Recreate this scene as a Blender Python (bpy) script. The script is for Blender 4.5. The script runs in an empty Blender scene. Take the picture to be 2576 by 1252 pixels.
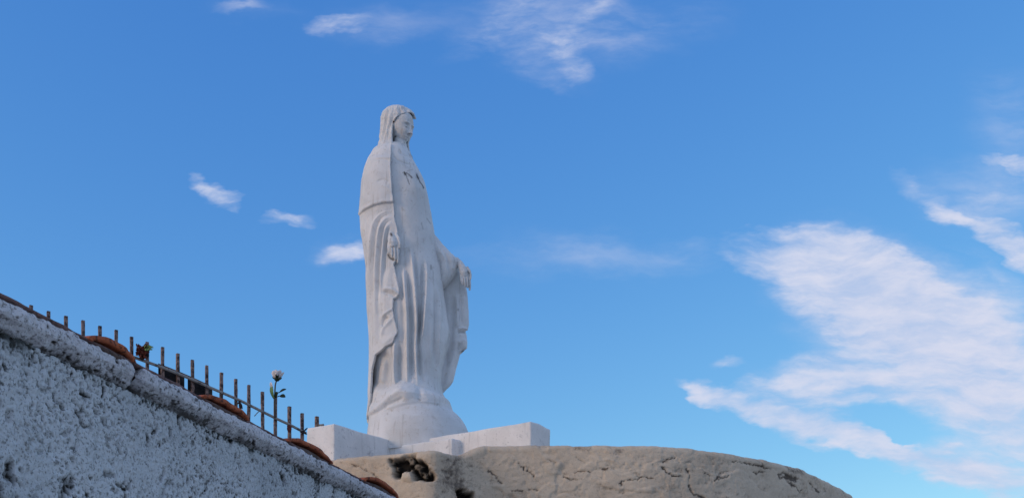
import bpy, bmesh, math, random
import numpy as np
from mathutils import Vector, Matrix

S = bpy.context.scene
C = S.collection
R = math.radians
random.seed(7)

# ------------------------------------------------------------------ camera
EYE = 1.6
FPX = 2600.0          # focal length in pixels of a 2576 px wide view
HOR = 1720.0          # row of the horizon in that view
cam = bpy.data.cameras.new('camera')
cam.sensor_width = 36
cam.lens = 36 * FPX / 2576
cam.shift_y = (HOR - 626) / 2576
cam.clip_end = 5000
cam.clip_start = 0.05
co = bpy.data.objects.new('camera', cam)
co.location = (0, 0, EYE)
co.rotation_euler = (R(90), 0, 0)
C.objects.link(co)
S.camera = co

# ------------------------------------------------------------------ exposure
S.view_settings.view_transform = 'Standard'
S.view_settings.look = 'None'
S.view_settings.exposure = 0.0
S.view_settings.gamma = 1.0
S.view_settings.use_curve_mapping = False

# ------------------------------------------------------------------ sun
SUN_TO = Vector((-0.86, -0.43, 0.28)).normalized()   # towards the sun: low, from the left
sl = bpy.data.lights.new('sun', 'SUN')
sl.energy = 1.0
sl.angle = R(14)
sl.color = (1.0, 0.76, 0.56)
so = bpy.data.objects.new('sun', sl)
so.rotation_euler = (-SUN_TO).to_track_quat('-Z', 'Y').to_euler()
C.objects.link(so)

# ------------------------------------------------------------------ node helper
class NT:
    def __init__(s, tree):
        s.t = tree
        tree.nodes.clear()
    def n(s, kind, **kw):
        nd = s.t.nodes.new(kind)
        for k, v in kw.items():
            setattr(nd, k, v)
        return nd
    def set(s, sock, v):
        if isinstance(v, bpy.types.NodeSocket):
            s.t.links.new(v, sock)
        else:
            sock.default_value = v
    def math(s, op, a, b=None, c=None, clamp=False):
        nd = s.n('ShaderNodeMath', operation=op)
        nd.use_clamp = clamp
        s.set(nd.inputs[0], a)
        if b is not None: s.set(nd.inputs[1], b)
        if c is not None: s.set(nd.inputs[2], c)
        return nd.outputs[0]
    def vmath(s, op, a, b=None, scale=None):
        nd = s.n('ShaderNodeVectorMath', operation=op)
        s.set(nd.inputs[0], a)
        if b is not None: s.set(nd.inputs[1], b)
        if scale is not None: s.set(nd.inputs['Scale'], scale)
        return nd.outputs[0]
    def noise(s, vec, scale, detail=4, rough=0.5, dist=0.0, lac=2.0):
        nd = s.n('ShaderNodeTexNoise')
        s.set(nd.inputs['Vector'], vec)
        nd.inputs['Scale'].default_value = scale
        nd.inputs['Detail'].default_value = detail
        nd.inputs['Roughness'].default_value = rough
        nd.inputs['Distortion'].default_value = dist
        nd.inputs['Lacunarity'].default_value = lac
        return nd
    def ramp(s, fac, stops, interp='LINEAR'):
        nd = s.n('ShaderNodeValToRGB')
        cr = nd.color_ramp
        cr.interpolation = interp
        while len(cr.elements) < len(stops): cr.elements.new(0.5)
        for e, (p, c) in zip(cr.elements, stops):
            e.position = p
            e.color = (c, c, c, 1) if isinstance(c, (int, float)) else (*c, 1)
        s.set(nd.inputs[0], fac)
        return nd.outputs[0]
    def smooth(s, v, a, b, o0=0.0, o1=1.0):
        nd = s.n('ShaderNodeMapRange', interpolation_type='SMOOTHSTEP')
        s.set(nd.inputs[0], v)
        s.set(nd.inputs[1], a); s.set(nd.inputs[2], b)
        s.set(nd.inputs[3], o0); s.set(nd.inputs[4], o1)
        return nd.outputs[0]
    def mix(s, fac, a, b, mode='MIX'):
        nd = s.n('ShaderNodeMix', data_type='RGBA', blend_type=mode)
        s.set(nd.inputs[0], fac)
        s.set(nd.inputs[6], a if isinstance(a, bpy.types.NodeSocket) else (*a, 1))
        s.set(nd.inputs[7], b if isinstance(b, bpy.types.NodeSocket) else (*b, 1))
        return nd.outputs[2]

# ------------------------------------------------------------------ sky
W = bpy.data.worlds.new('World')
S.world = W
W.use_nodes = True
w = NT(W.node_tree)
tc = w.n('ShaderNodeTexCoord').outputs['Generated']
sky = w.n('ShaderNodeTexSky', sky_type='NISHITA')
sky.sun_disc = False
sky.sun_elevation = math.asin(SUN_TO.z)
sky.sun_rotation = math.atan2(SUN_TO.x, SUN_TO.y)
sky.air_density = 1.0
sky.dust_density = 0.6
sky.ozone_density = 2.0
sep = w.n('ShaderNodeSeparateXYZ')
w.set(sep.inputs[0], tc)
dx, dy, dz = sep.outputs
ys = w.math('MAXIMUM', dy, 0.05)
cu = w.math('DIVIDE', dx, ys)
cv = w.math('DIVIDE', dz, ys)
comb = w.n('ShaderNodeCombineXYZ')
w.set(comb.inputs[0], cu); w.set(comb.inputs[1], cv)
uv = comb.outputs[0]
wn = w.noise(uv, 9.0, 3, 0.55)
warp = w.vmath('SCALE', w.vmath('SUBTRACT', wn.outputs['Color'], (0.5, 0.5, 0.5)), scale=0.034)
wn2 = w.noise(uv, 34.0, 3, 0.6)
warp2 = w.vmath('SCALE', w.vmath('SUBTRACT', wn2.outputs['Color'], (0.5, 0.5, 0.5)), scale=0.010)
mw = w.n('ShaderNodeMapping'); w.set(mw.inputs[0], uv); mw.inputs[2].default_value = (0, 0, R(-18)); mw.inputs[3].default_value = (1, 2.4, 1)
wn3 = w.noise(mw.outputs[0], 20.0, 4, 0.6)
warp3 = w.vmath('SCALE', w.vmath('SUBTRACT', wn3.outputs['Color'], (0.5, 0.5, 0.5)), scale=0.034)
uvs = w.vmath('ADD', w.vmath('ADD', uv, warp), warp2)
uvw = w.vmath('ADD', uvs, warp3)
def blob(px, py, rx, ry, rot, wt):
    m = w.n('ShaderNodeMapping', vector_type='TEXTURE')
    w.set(m.inputs[0], uvw)
    m.inputs[1].default_value = ((px - 1288) / FPX, (HOR - py) / FPX, 0)
    m.inputs[2].default_value = (0, 0, R(-rot))
    m.inputs[3].default_value = (rx / FPX, ry / FPX, 1)
    g = w.n('ShaderNodeTexGradient', gradient_type='SPHERICAL')
    w.set(g.inputs[0], m.outputs[0])
    return w.math('MULTIPLY', g.outputs['Fac'], wt)
# cloud banks: direction, extent, tilt (degrees, downwards to the right) and weight
BLOBS = [
 (2235, 1055, 160, 50, 14, -0.9), (2290, 1095, 120, 36, 14, -0.5), (2400, 690, 120, 60, 30, -0.5),
 (1990, 640, 190, 80, 5, 1.3), (2130, 680, 230, 120, 22, 1.5), (2060, 760, 170, 90, 30, 0.8), (2190, 690, 200, 110, 30, 0.8),
 (2260, 770, 250, 130, 30, 1.4), (2400, 880, 250, 150, 30, 1.0), (2230, 850, 200, 50, 8, 1.0), (2340, 770, 250, 110, 35, 0.6),
 (2450, 800, 260, 170, 30, 0.34), (2540, 900, 200, 200, 30, 0.3), (2500, 960, 240, 170, 30, 0.7), (2560, 1080, 200, 120, 20, 0.7), (2080, 910, 190, 34, -10, 0.42), (2300, 1000, 230, 80, 20, 0.3),
 (1960, 960, 210, 22, -10, 0.50), (2200, 950, 240, 44, -8, 0.40), (1760, 975, 70, 20, 24, 0.8), (1850, 1010, 150, 34, 26, 1.0), (2000, 1060, 180, 48, 24, 1.2),
 (2150, 1095, 210, 52, 20, 1.2), (2330, 1160, 260, 56, 16, 1.3), (2500, 1190, 220, 60, 8, 1.0), (2120, 1010, 180, 50, 15, 0.42), (2040, 1000, 160, 40, 5, 0.3),
 (1835, 915, 50, 22, 0, 0.34), (2430, 565, 110, 30, 24, 0.9), (2540, 615, 150, 50, 30, 1.4), (2550, 405, 100, 26, 14, 0.8),
 (2325, 480, 90, 40, 35, 0.34), (2500, 490, 190, 60, -18, 0.22), (2560, 300, 130, 200, -30, 0.14),
 (512, 466, 75, 20, 35, 0.55), (552, 488, 72, 32, 25, 0.7), (722, 540, 76, 26, 0, 0.62), (632, 520, 40, 30, 0, -0.5), (872, 622, 66, 34, -14, 0.42), (905, 616, 60, 28, -5, 0.36),
 (850, 62, 110, 26, -4, 0.42), (1000, 75, 170, 60, -8, 0.12), (620, 22, 90, 22, -10, 0.26), (1250, 60, 190, 60, -32, 0.26), (1430, 60, 300, 120, 15, 0.17),
 (1500, 40, 130, 30, -40, 0.22), (1390, 110, 120, 50, 10, 0.30), (1435, 160, 80, 44, 50, 0.34), (1330, 150, 230, 46, 24, 0.17), (1640, 70, 260, 90, -8, 0.12),
 (1430, 640, 420, 50, -3, 0.10), (1600, 690, 320, 26, -5, 0.09), (1750, 640, 200, 36, -6, 0.09),
]
HAZE = [(2235, 1055, 170, 60, 14, -0.9), (2120, 985, 100, 20, -10, -0.3), (2230, 800, 400, 230, 32, 1.3), (2470, 900, 280, 260, 30, 1.2), (2180, 1040, 330, 110, 16, 0.45), (2100, 960, 260, 90, 0, 0.7), (2480, 1180, 260, 90, 8, 0.8),
 (2480, 500, 230, 130, 15, 0.55), (2520, 350, 120, 170, -25, 0.26), (1400, 90, 330, 130, 8, 0.30), (1480, 650, 420, 80, 0, 0.34), (960, 70, 260, 60, 0, 0.26), (640, 25, 150, 40, 0, 0.25), (860, 620, 90, 50, -10, 0.35), (1200, 20, 500, 60, 0, 0.2)]
acc = None
for b in BLOBS:
    v = blob(*b)
    acc = v if acc is None else w.math('ADD', acc, v)
# streaky texture that runs gently up to the right
def streak(rot, sx, sy, scale, det, rough):
    m = w.n('ShaderNodeMapping')
    w.set(m.inputs[0], uvs)
    m.inputs[2].default_value = (0, 0, R(rot))
    m.inputs[3].default_value = (sx, sy, 1)
    return w.noise(m.outputs[0], scale, det, rough).outputs['Fac']
st1 = streak(-13, 1.0, 3.6, 13.0, 6, 0.60)
st2 = streak(-25, 1.0, 3.0, 42.0, 5, 0.62)
tex = w.math('ADD', w.math('MULTIPLY', st1, 0.80), w.math('MULTIPLY', st2, 0.20))
texc = w.math('SUBTRACT', tex, 0.5)
acc = w.math('MAXIMUM', acc, 0.0)
acc = w.math('MULTIPLY', w.math('DIVIDE', acc, w.math('ADD', acc, 0.60)), 1.42)
amp_ = w.math('MULTIPLY', w.math('MINIMUM', acc, 0.7), w.smooth(acc, 0.55, 1.1, 4.2, 1.6))
den = w.math('ADD', acc, w.math('MULTIPLY', texc, amp_))
den = w.smooth(den, -0.04, 1.42)
hz = None
for b in HAZE:
    v = blob(*b)
    hz = v if hz is None else w.math('ADD', hz, v)
hz = w.math('MULTIPLY', w.smooth(hz, 0.0, 1.0), w.smooth(st1, 0.22, 0.66, 0.25, 0.78))
den = w.math('SUBTRACT', 1.0, w.math('MULTIPLY', w.math('SUBTRACT', 1.0, den), w.math('SUBTRACT', 1.0, hz)))
infront = w.smooth(dy, 0.15, 0.3)
den = w.math('MULTIPLY', den, infront)
# unseen cloud added behind and beside the camera to raise the ambient light
mp = w.n('ShaderNodeMapping'); w.set(mp.inputs[0], tc); mp.inputs[3].default_value = (1, 1, 3)
fill_cloud = w.smooth(w.noise(mp.outputs[0], 2.4, 7, 0.6).outputs['Fac'], 0.38, 0.58)
away = w.math('SUBTRACT', 1.0, w.math('MULTIPLY', w.smooth(dy, 0.45, 0.62), w.math('SUBTRACT', 1.0, w.smooth(dz, 0.58, 0.72))), clamp=True)
fill_cloud = w.math('MULTIPLY', w.math('MULTIPLY', fill_cloud, away), 0.9)
den_all = w.math('MAXIMUM', den, fill_cloud)
shade = w.smooth(tex, 0.30, 0.68)
ccol = w.mix(shade, (3.9, 4.6, 6.3), (5.3, 5.5, 6.6))
ss = w.n('ShaderNodeSeparateColor'); w.set(ss.inputs[0], sky.outputs[0])
sc_ = w.n('ShaderNodeCombineColor')
for k_, (g_, m_) in enumerate(((1.28, 0.684), (0.93, 1.35), (0.46, 3.27))):
    w.set(sc_.inputs[k_], w.math('MULTIPLY', w.math('POWER', ss.outputs[k_], g_), m_))
ccol = w.mix(away, ccol, (4.3, 4.7, 5.9))
fin = w.mix(den_all, sc_.outputs[0], ccol)
bg = w.n('ShaderNodeBackground')
w.set(bg.inputs[0], fin)
bg.inputs[1].default_value = 0.13
ow = w.n('ShaderNodeOutputWorld')
w.set(ow.inputs[0], bg.outputs[0])
W.cycles.sampling_method = 'MANUAL'
W.cycles.sample_map_resolution = 512

# ------------------------------------------------------------------ numpy noise
def _h(ix, iy, iz, seed):
    n = (ix * 374761393 + iy * 668265263 + iz * 1274126177 + seed * 974634777) & 0xffffffff
    n = ((n ^ (n >> 13)) * 1274126177) & 0xffffffff
    n = n ^ (n >> 16)
    return (n & 0xffffff) / float(0xffffff)
def vnoise(x, y, z, seed=0):
    x = np.asarray(x, float); y = np.asarray(y, float) + 0 * x; z = np.asarray(z, float) + 0 * x
    ix = np.floor(x).astype(np.int64); iy = np.floor(y).astype(np.int64); iz = np.floor(z).astype(np.int64)
    fx = x - ix; fy = y - iy; fz = z - iz
    fx = fx*fx*fx*(fx*(fx*6-15)+10); fy = fy*fy*fy*(fy*(fy*6-15)+10); fz = fz*fz*fz*(fz*(fz*6-15)+10)
    r = 0
    for a in (0, 1):
        for b in (0, 1):
            for c in (0, 1):
                r = r + _h(ix+a, iy+b, iz+c, seed) * (fx if a else 1-fx) * (fy if b else 1-fy) * (fz if c else 1-fz)
    return r * 2 - 1
def fbm(x, y, z, seed=0, oct=4, gain=0.5):
    r = 0; a = 1.0; t = 0
    for o in range(oct):
        r = r + a * vnoise(x * 2**o, y * 2**o, z * 2**o, seed + o * 17); t += a; a *= gain
    return r / t
def sstep(x, a, b):
    t = np.clip((x - a) / (b - a), 0, 1)
    return t * t * (3 - 2 * t)

# ------------------------------------------------------------------ projection helpers (real metres <-> where a thing shows)
def P(px, py, Y):
    return np.array(((px - 1288) / FPX * Y, Y, EYE + (HOR - py) / FPX * Y))
def proj(co_):
    Y = co_[..., 1]
    return 1288 + FPX * co_[..., 0] / Y, HOR - FPX * (co_[..., 2] - EYE) / Y
def seg_dist(px, py, pts):
    d = np.full(np.shape(px), 1e9)
    for (x0, y0), (x1, y1) in zip(pts[:-1], pts[1:]):
        vx, vy = x1 - x0, y1 - y0
        t = np.clip(((px - x0) * vx + (py - y0) * vy) / (vx*vx + vy*vy + 1e-9), 0, 1)
        d = np.minimum(d, np.hypot(px - x0 - t*vx, py - y0 - t*vy))
    return d

# ------------------------------------------------------------------ mesh helpers
def link(o, parent=None):
    C.objects.link(o)
    if parent: o.parent = parent
    return o
def mesh_obj(name, verts, faces, mat, parent=None, smooth=True, attrs=None):
    me = bpy.data.meshes.new(name)
    me.from_pydata([tuple(v) for v in verts], [], [tuple(int(i) for i in f) for f in faces])
    if smooth:
        me.polygons.foreach_set('use_smooth', [True] * len(me.polygons))
    if attrs:
        for k, a in attrs.items():
            at = me.attributes.new(k, 'FLOAT', 'POINT')
            at.data.foreach_set('value', np.asarray(a, dtype=np.float32).ravel())
    me.materials.append(mat)
    me.update()
    o = bpy.data.objects.new(name, me)
    if parent is not None:
        o.parent = parent
        o.matrix_parent_inverse = Matrix.Translation(-parent.location)
    C.objects.link(o)
    return o
def grid_faces(nu, nv, wrap_u=False, mask=None):
    i = np.arange(nu if wrap_u else nu - 1)[None, :]
    j = np.arange(nv - 1)[:, None]
    a = j * nu + i; b = j * nu + (i + 1) % nu
    c = b + nu; d = a + nu
    f = np.stack([a, b, c, d], -1).reshape(-1, 4)
    if mask is not None:
        m = mask.ravel()
        f = f[m[f].all(1)]
    return f
def compact(verts, faces, attrs):
    used = np.zeros(len(verts), bool); used[faces.ravel()] = True
    idx = np.cumsum(used) - 1
    return verts[used], idx[faces], {k: a[used] for k, a in attrs.items()}
def thing(name, label, cat, loc, group=None):
    o = bpy.data.objects.new(name, None)
    o.empty_display_size = 0.1
    o.location = loc
    o['label'] = label; o['category'] = cat
    if group: o['group'] = group
    C.objects.link(o)
    return o
def solid(o, t, offset=-1):
    m = o.modifiers.new('thick', 'SOLIDIFY'); m.thickness = t; m.offset = offset
def bm_obj(name, bm, mat, parent=None, smooth=False):
    me = bpy.data.meshes.new(name)
    bmesh.ops.recalc_face_normals(bm, faces=bm.faces)
    bm.to_mesh(me); bm.free()
    if smooth: me.polygons.foreach_set('use_smooth', [True] * len(me.polygons))
    me.materials.append(mat)
    o = bpy.data.objects.new(name, me)
    if parent is not None:
        o.parent = parent
        o.matrix_parent_inverse = Matrix.Translation(-parent.location)
    C.objects.link(o)
    return o
def tube(bm, pts, rad, seg=8, cap=True):
    pts = [Vector(p) for p in pts]
    rads = rad if isinstance(rad, (list, tuple)) else [rad] * len(pts)
    rings = []
    t0 = (pts[1] - pts[0]).normalized()
    ref = Vector((0, 0, 1)) if abs(t0.z) < 0.9 else Vector((1, 0, 0))
    nrm = t0.cross(ref).normalized()
    for i, p in enumerate(pts):
        t = (pts[min(i+1, len(pts)-1)] - pts[max(i-1, 0)]).normalized()
        nrm = (nrm - t * nrm.dot(t)).normalized()
        bn = t.cross(nrm)
        rings.append([bm.verts.new(p + (nrm * math.cos(a) + bn * math.sin(a)) * rads[i]) for a in [2*math.pi*k/seg for k in range(seg)]])
    for a, b in zip(rings[:-1], rings[1:]):
        for k in range(seg):
            bm.faces.new((a[k], a[(k+1) % seg], b[(k+1) % seg], b[k]))
    if cap:
        bm.faces.new(list(reversed(rings[0]))); bm.faces.new(rings[-1])
def ico(bm, c, r, sub=2, sc=(1, 1, 1), seed=0, rough=0.0):
    res = bmesh.ops.create_icosphere(bm, subdivisions=sub, radius=1)
    for v in res['verts']:
        k = 1 + rough * random.uniform(-1, 1)
        v.co = Vector((v.co.x*sc[0]*r*k + c[0], v.co.y*sc[1]*r*k + c[1], v.co.z*sc[2]*r*k + c[2]))
    return res['verts']

# ------------------------------------------------------------------ materials
def new_mat(name):
    m = bpy.data.materials.new(name); m.use_nodes = True
    t = NT(m.node_tree)
    b = t.n('ShaderNodeBsdfPrincipled')
    o = t.n('ShaderNodeOutputMaterial')
    t.t.links.new(b.outputs[0], o.inputs[0])
    b.inputs['Specular IOR Level'].default_value = 0.25
    return m, t, b
def bump(t, b, h, strength, dist):
    n = t.n('ShaderNodeBump')
    n.inputs['Strength'].default_value = strength
    n.inputs['Distance'].default_value = dist
    t.set(n.inputs['Height'], h)
    t.set(b.inputs['Normal'], n.outputs[0])
def objco(t):
    return t.n('ShaderNodeNewGeometry').outputs['Position']
def attr(t, name):
    a = t.n('ShaderNodeAttribute'); a.attribute_name = name
    return a.outputs['Fac']

def mat_statue():
    m, t, b = new_mat('painted_stone')
    p = objco(t)
    n1 = t.noise(p, 3.2, 6, 0.6, 0.4).outputs['Fac']
    n2 = t.noise(p, 24, 6, 0.65).outputs['Fac']
    base = t.mix(t.smooth(n1, 0.32, 0.7), (0.585, 0.60, 0.61), (0.70, 0.715, 0.73))
    base = t.mix(t.smooth(n2, 0.56, 0.74), base, (0.50, 0.49, 0.47))
    # thin rain streaks
    mp = t.n('ShaderNodeMapping'); t.set(mp.inputs[0], p); mp.inputs[3].default_value = (26, 26, 2.0)
    n3 = t.noise(mp.outputs[0], 1.0, 4, 0.6).outputs['Fac']
    base = t.mix(t.math('MULTIPLY', t.smooth(n3, 0.54, 0.74), 0.55), base, (0.34, 0.325, 0.31))
    n4 = t.noise(p, 9, 7, 0.7, 0.8).outputs['Fac']
    base = t.mix(t.math('MULTIPLY', t.smooth(n4, 0.55, 0.72), 0.32), base, (0.40, 0.39, 0.38))
    # small dark pits and specks
    vo = t.n('ShaderNodeTexVoronoi'); t.set(vo.inputs['Vector'], p); vo.inputs['Scale'].default_value = 22
    sp = t.math('MULTIPLY', t.smooth(vo.outputs['Distance'], 0.13, 0.05), t.smooth(t.noise(p, 5, 2).outputs['Fac'], 0.55, 0.62))
    base = t.mix(t.math('MULTIPLY', sp, 0.6), base, (0.14, 0.13, 0.12))
    base = t.mix(attr(t, 'stain_shade'), base, (0.02, 0.018, 0.016))
    t.set(b.inputs['Base Color'], base)
    b.inputs['Roughness'].default_value = 0.75
    h = t.math('ADD', t.math('MULTIPLY', n2, 0.6), t.noise(p, 90, 4, 0.6).outputs['Fac'])
    bump(t, b, h, 0.35, 0.008)
    return m
def mat_plinth():
    m, t, b = new_mat('white_painted_concrete')
    p = objco(t)
    n1 = t.noise(p, 5, 6, 0.6).outputs['Fac']
    base = t.mix(t.smooth(n1, 0.3, 0.7), (0.64, 0.64, 0.64), (0.76, 0.76, 0.765))
    n2 = t.noise(p, 11, 7, 0.7, 0.6).outputs['Fac']
    base = t.mix(t.math('MULTIPLY', t.smooth(n2, 0.56, 0.70), 0.7), base, (0.36, 0.37, 0.40))
    mp = t.n('ShaderNodeMapping'); t.set(mp.inputs[0], p); mp.inputs[3].default_value = (18, 18, 1.6)
    base = t.mix(t.math('MULTIPLY', t.smooth(t.noise(mp.outputs[0], 1.0, 5, 0.65).outputs['Fac'], 0.54, 0.72), 0.5), base, (0.40, 0.40, 0.41))
    base = t.mix(t.math('MULTIPLY', t.smooth(t.noise(p, 60, 4, 0.6).outputs['Fac'], 0.62, 0.70), 0.5), base, (0.22, 0.22, 0.22))
    t.set(b.inputs['Base Color'], base)
    b.inputs['Roughness'].default_value = 0.8
    bump(t, b, t.math('ADD', t.noise(p, 45, 5, 0.6).outputs['Fac'], n1), 0.3, 0.006)
    return m
def mat_stucco(name, c0, c1, dirt_shade, grime_shade_sc=1.0, spk=1.0):
    m, t, b = new_mat(name)
    p = objco(t)
    n1 = t.noise(p, 2.4, 5, 0.6).outputs['Fac']
    n2 = t.noise(p, 42, 6, 0.65, 0.8).outputs['Fac']
    base = t.mix(t.smooth(n1, 0.3, 0.7), c0, c1)
    d = attr(t, 'dirt_shade')
    dd = t.math('ADD', d, t.math('MULTIPLY', t.math('SUBTRACT', n2, 0.5), 0.9))
    base = t.mix(t.math('MULTIPLY', t.smooth(dd, 0.30, 0.95), grime_shade_sc), base, dirt_shade)
    base = t.mix(t.math('MULTIPLY', t.smooth(n2, 0.55, 0.68), 0.62*spk), base, dirt_shade)
    n5 = t.noise(p, 110, 4, 0.6).outputs['Fac']
    base = t.mix(t.math('MULTIPLY', t.smooth(n5, 0.54, 0.64), 0.6*spk), base, dirt_shade)
    base = t.mix(attr(t, 'stain_shade'), base, (0.012, 0.010, 0.009))
    t.set(b.inputs['Base Color'], base)
    b.inputs['Roughness'].default_value = 0.9
    h = t.math('ADD', n2, t.math('MULTIPLY', t.noise(p, 130, 4, 0.6).outputs['Fac'], 0.4))
    bump(t, b, h, 0.7, 0.010)
    return m
def mat_terracotta(name, a, c, dark):
    m, t, b = new_mat(name)
    p = objco(t)
    n1 = t.noise(p, 14, 6, 0.65, 0.5).outputs['Fac']
    base = t.mix(t.smooth(n1, 0.35, 0.65), a, c)
    n2 = t.noise(p, 38, 6, 0.7, 0.8).outputs['Fac']
    base = t.mix(t.math('MULTIPLY', t.smooth(n2, 0.50, 0.62), 0.85), base, dark)
    t.set(b.inputs['Base Color'], base)
    b.inputs['Roughness'].default_value = 0.85
    bump(t, b, t.noise(p, 90, 5, 0.6).outputs['Fac'], 0.5, 0.006)
    return m
def mat_metal(name, a, c, lo=0.4, hi=0.6, sc=40):
    m, t, b = new_mat(name)
    p = objco(t)
    n1 = t.noise(p, sc, 6, 0.7).outputs['Fac']
    t.set(b.inputs['Base Color'], t.mix(t.smooth(n1, lo, hi), a, c))
    b.inputs['Roughness'].default_value = 0.7
    bump(t, b, n1, 0.5, 0.004)
    return m
def mat_plain(name, a, c, sc=60, rough=0.7):
    m, t, b = new_mat(name)
    n1 = t.noise(objco(t), sc, 4, 0.6).outputs['Fac']
    t.set(b.inputs['Base Color'], t.mix(n1, a, c))
    b.inputs['Roughness'].default_value = rough
    return m
M_ST = mat_statue()
M_PL = mat_plinth()
M_WALL = mat_stucco('rough_stucco', (0.45, 0.485, 0.51), (0.60, 0.635, 0.66), (0.05, 0.054, 0.052))
M_COP = mat_stucco('coping_plaster', (0.52, 0.52, 0.545), (0.68, 0.68, 0.71), (0.075, 0.070, 0.068))
M_TAN = mat_stucco('weathered_render', (0.52, 0.425, 0.32), (0.63, 0.53, 0.41), (0.15, 0.12, 0.095), 1.0, 0.3)
M_TILE = mat_terracotta('terracotta', (0.44, 0.125, 0.052), (0.33, 0.085, 0.04), (0.05, 0.025, 0.018))
M_EDGE = mat_terracotta('old_clay', (0.21, 0.125, 0.115), (0.15, 0.095, 0.09), (0.05, 0.04, 0.04))
M_BAR = mat_metal('rusty_bar', (0.045, 0.028, 0.026), (0.27, 0.185, 0.16))
M_RAIL = mat_metal('grey_rail', (0.10, 0.09, 0.085), (0.30, 0.285, 0.27), 0.35, 0.5)
M_PLATE = mat_metal('dark_plate', (0.006, 0.006, 0.008), (0.018, 0.016, 0.018))
M_PETAL = mat_plain('white_petal', (0.62, 0.58, 0.60), (0.80, 0.77, 0.77))
M_LEAF = mat_plain('dark_leaf', (0.006, 0.014, 0.008), (0.016, 0.032, 0.014))
M_GREEN = mat_plain('pale_green', (0.10, 0.20, 0.06), (0.25, 0.34, 0.14))
M_STEM = mat_plain('brown_stem', (0.05, 0.045, 0.03), (0.16, 0.13, 0.10), 120)
M_DRY = mat_plain('dried_petal', (0.07, 0.012, 0.008), (0.20, 0.05, 0.03), 90)
M_DARK = mat_plain('dark_ribbon_shade', (0.01, 0.01, 0.012), (0.05, 0.03, 0.03), 90)
M_GROUND = mat_plain('ground_paving', (0.30, 0.28, 0.26), (0.40, 0.38, 0.35), 3)

# ------------------------------------------------------------------ ground
bm = bmesh.new()
for x, y in ((-400, -400), (400, -400), (400, 400), (-400, 400)): bm.verts.new((x, y, 0))
bm.faces.new(bm.verts)
g = bm_obj('ground', bm, M_GROUND); g['kind'] = 'structure'

# ------------------------------------------------------------------ near stucco wall with coping and tiles
HW = EYE + 1.13                       # top of the tile strip
W0 = np.array((-2.208, 0.0)); WD = np.array((0.2409, 1.0))
WL = np.linalg.norm(WD); wdir = WD / WL
wnrm = np.array((wdir[1], -wdir[0]))   # faces right and towards the camera
def wall_pt(Y, d, z):                  # Y = distance along, d = towards the viewer
    b = W0 + WD * Y
    return np.array((b[0] + wnrm[0]*d, b[1] + wnrm[1]*d, z))
wall = thing('stucco_wall', 'rough grey stucco wall with plaster coping and clay tiles, rising to the left foreground', 'wall', tuple(wall_pt(4, -0.15, 0)))
Ys = np.concatenate([np.linspace(1.6, 2.85, 40)[:-1], np.linspace(2.85, 6.9, 1000), np.linspace(6.9, 8.1, 30)[1:]])
def extrude_profile(name, prof, Ysub, mat, disp, parent):
    """prof: (n,2) of (d, z) with outward direction from the curve; disp(Y, d, z, k) -> displacement, dirt"""
    prof = np.array(prof, float)
    n = len(prof)
    tg = np.gradient(prof, axis=0)
    nr = np.stack([tg[:, 1], -tg[:, 0]], 1); nr /= np.linalg.norm(nr, axis=1)[:, None] + 1e-9
    YY = np.repeat(Ysub[:, None], n, 1); D = np.repeat(prof[None, :, 0], len(Ysub), 0); Z = np.repeat(prof[None, :, 1], len(Ysub), 0)
    dd, dirt_shade, stain_shade = disp(YY, D, Z)
    D2 = D + nr[None, :, 0] * dd; Z2 = Z + nr[None, :, 1] * dd
    X = W0[0] + WD[0]*YY + wnrm[0]*D2
    Yw = W0[1] + WD[1]*YY + wnrm[1]*D2
    V = np.stack([X, Yw, Z2], -1).reshape(-1, 3)
    F = grid_faces(n, len(Ysub))
    return mesh_obj(name, V, F, mat, parent, True, {'dirt_shade': dirt_shade.ravel(), 'stain_shade': stain_shade.ravel()})

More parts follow.
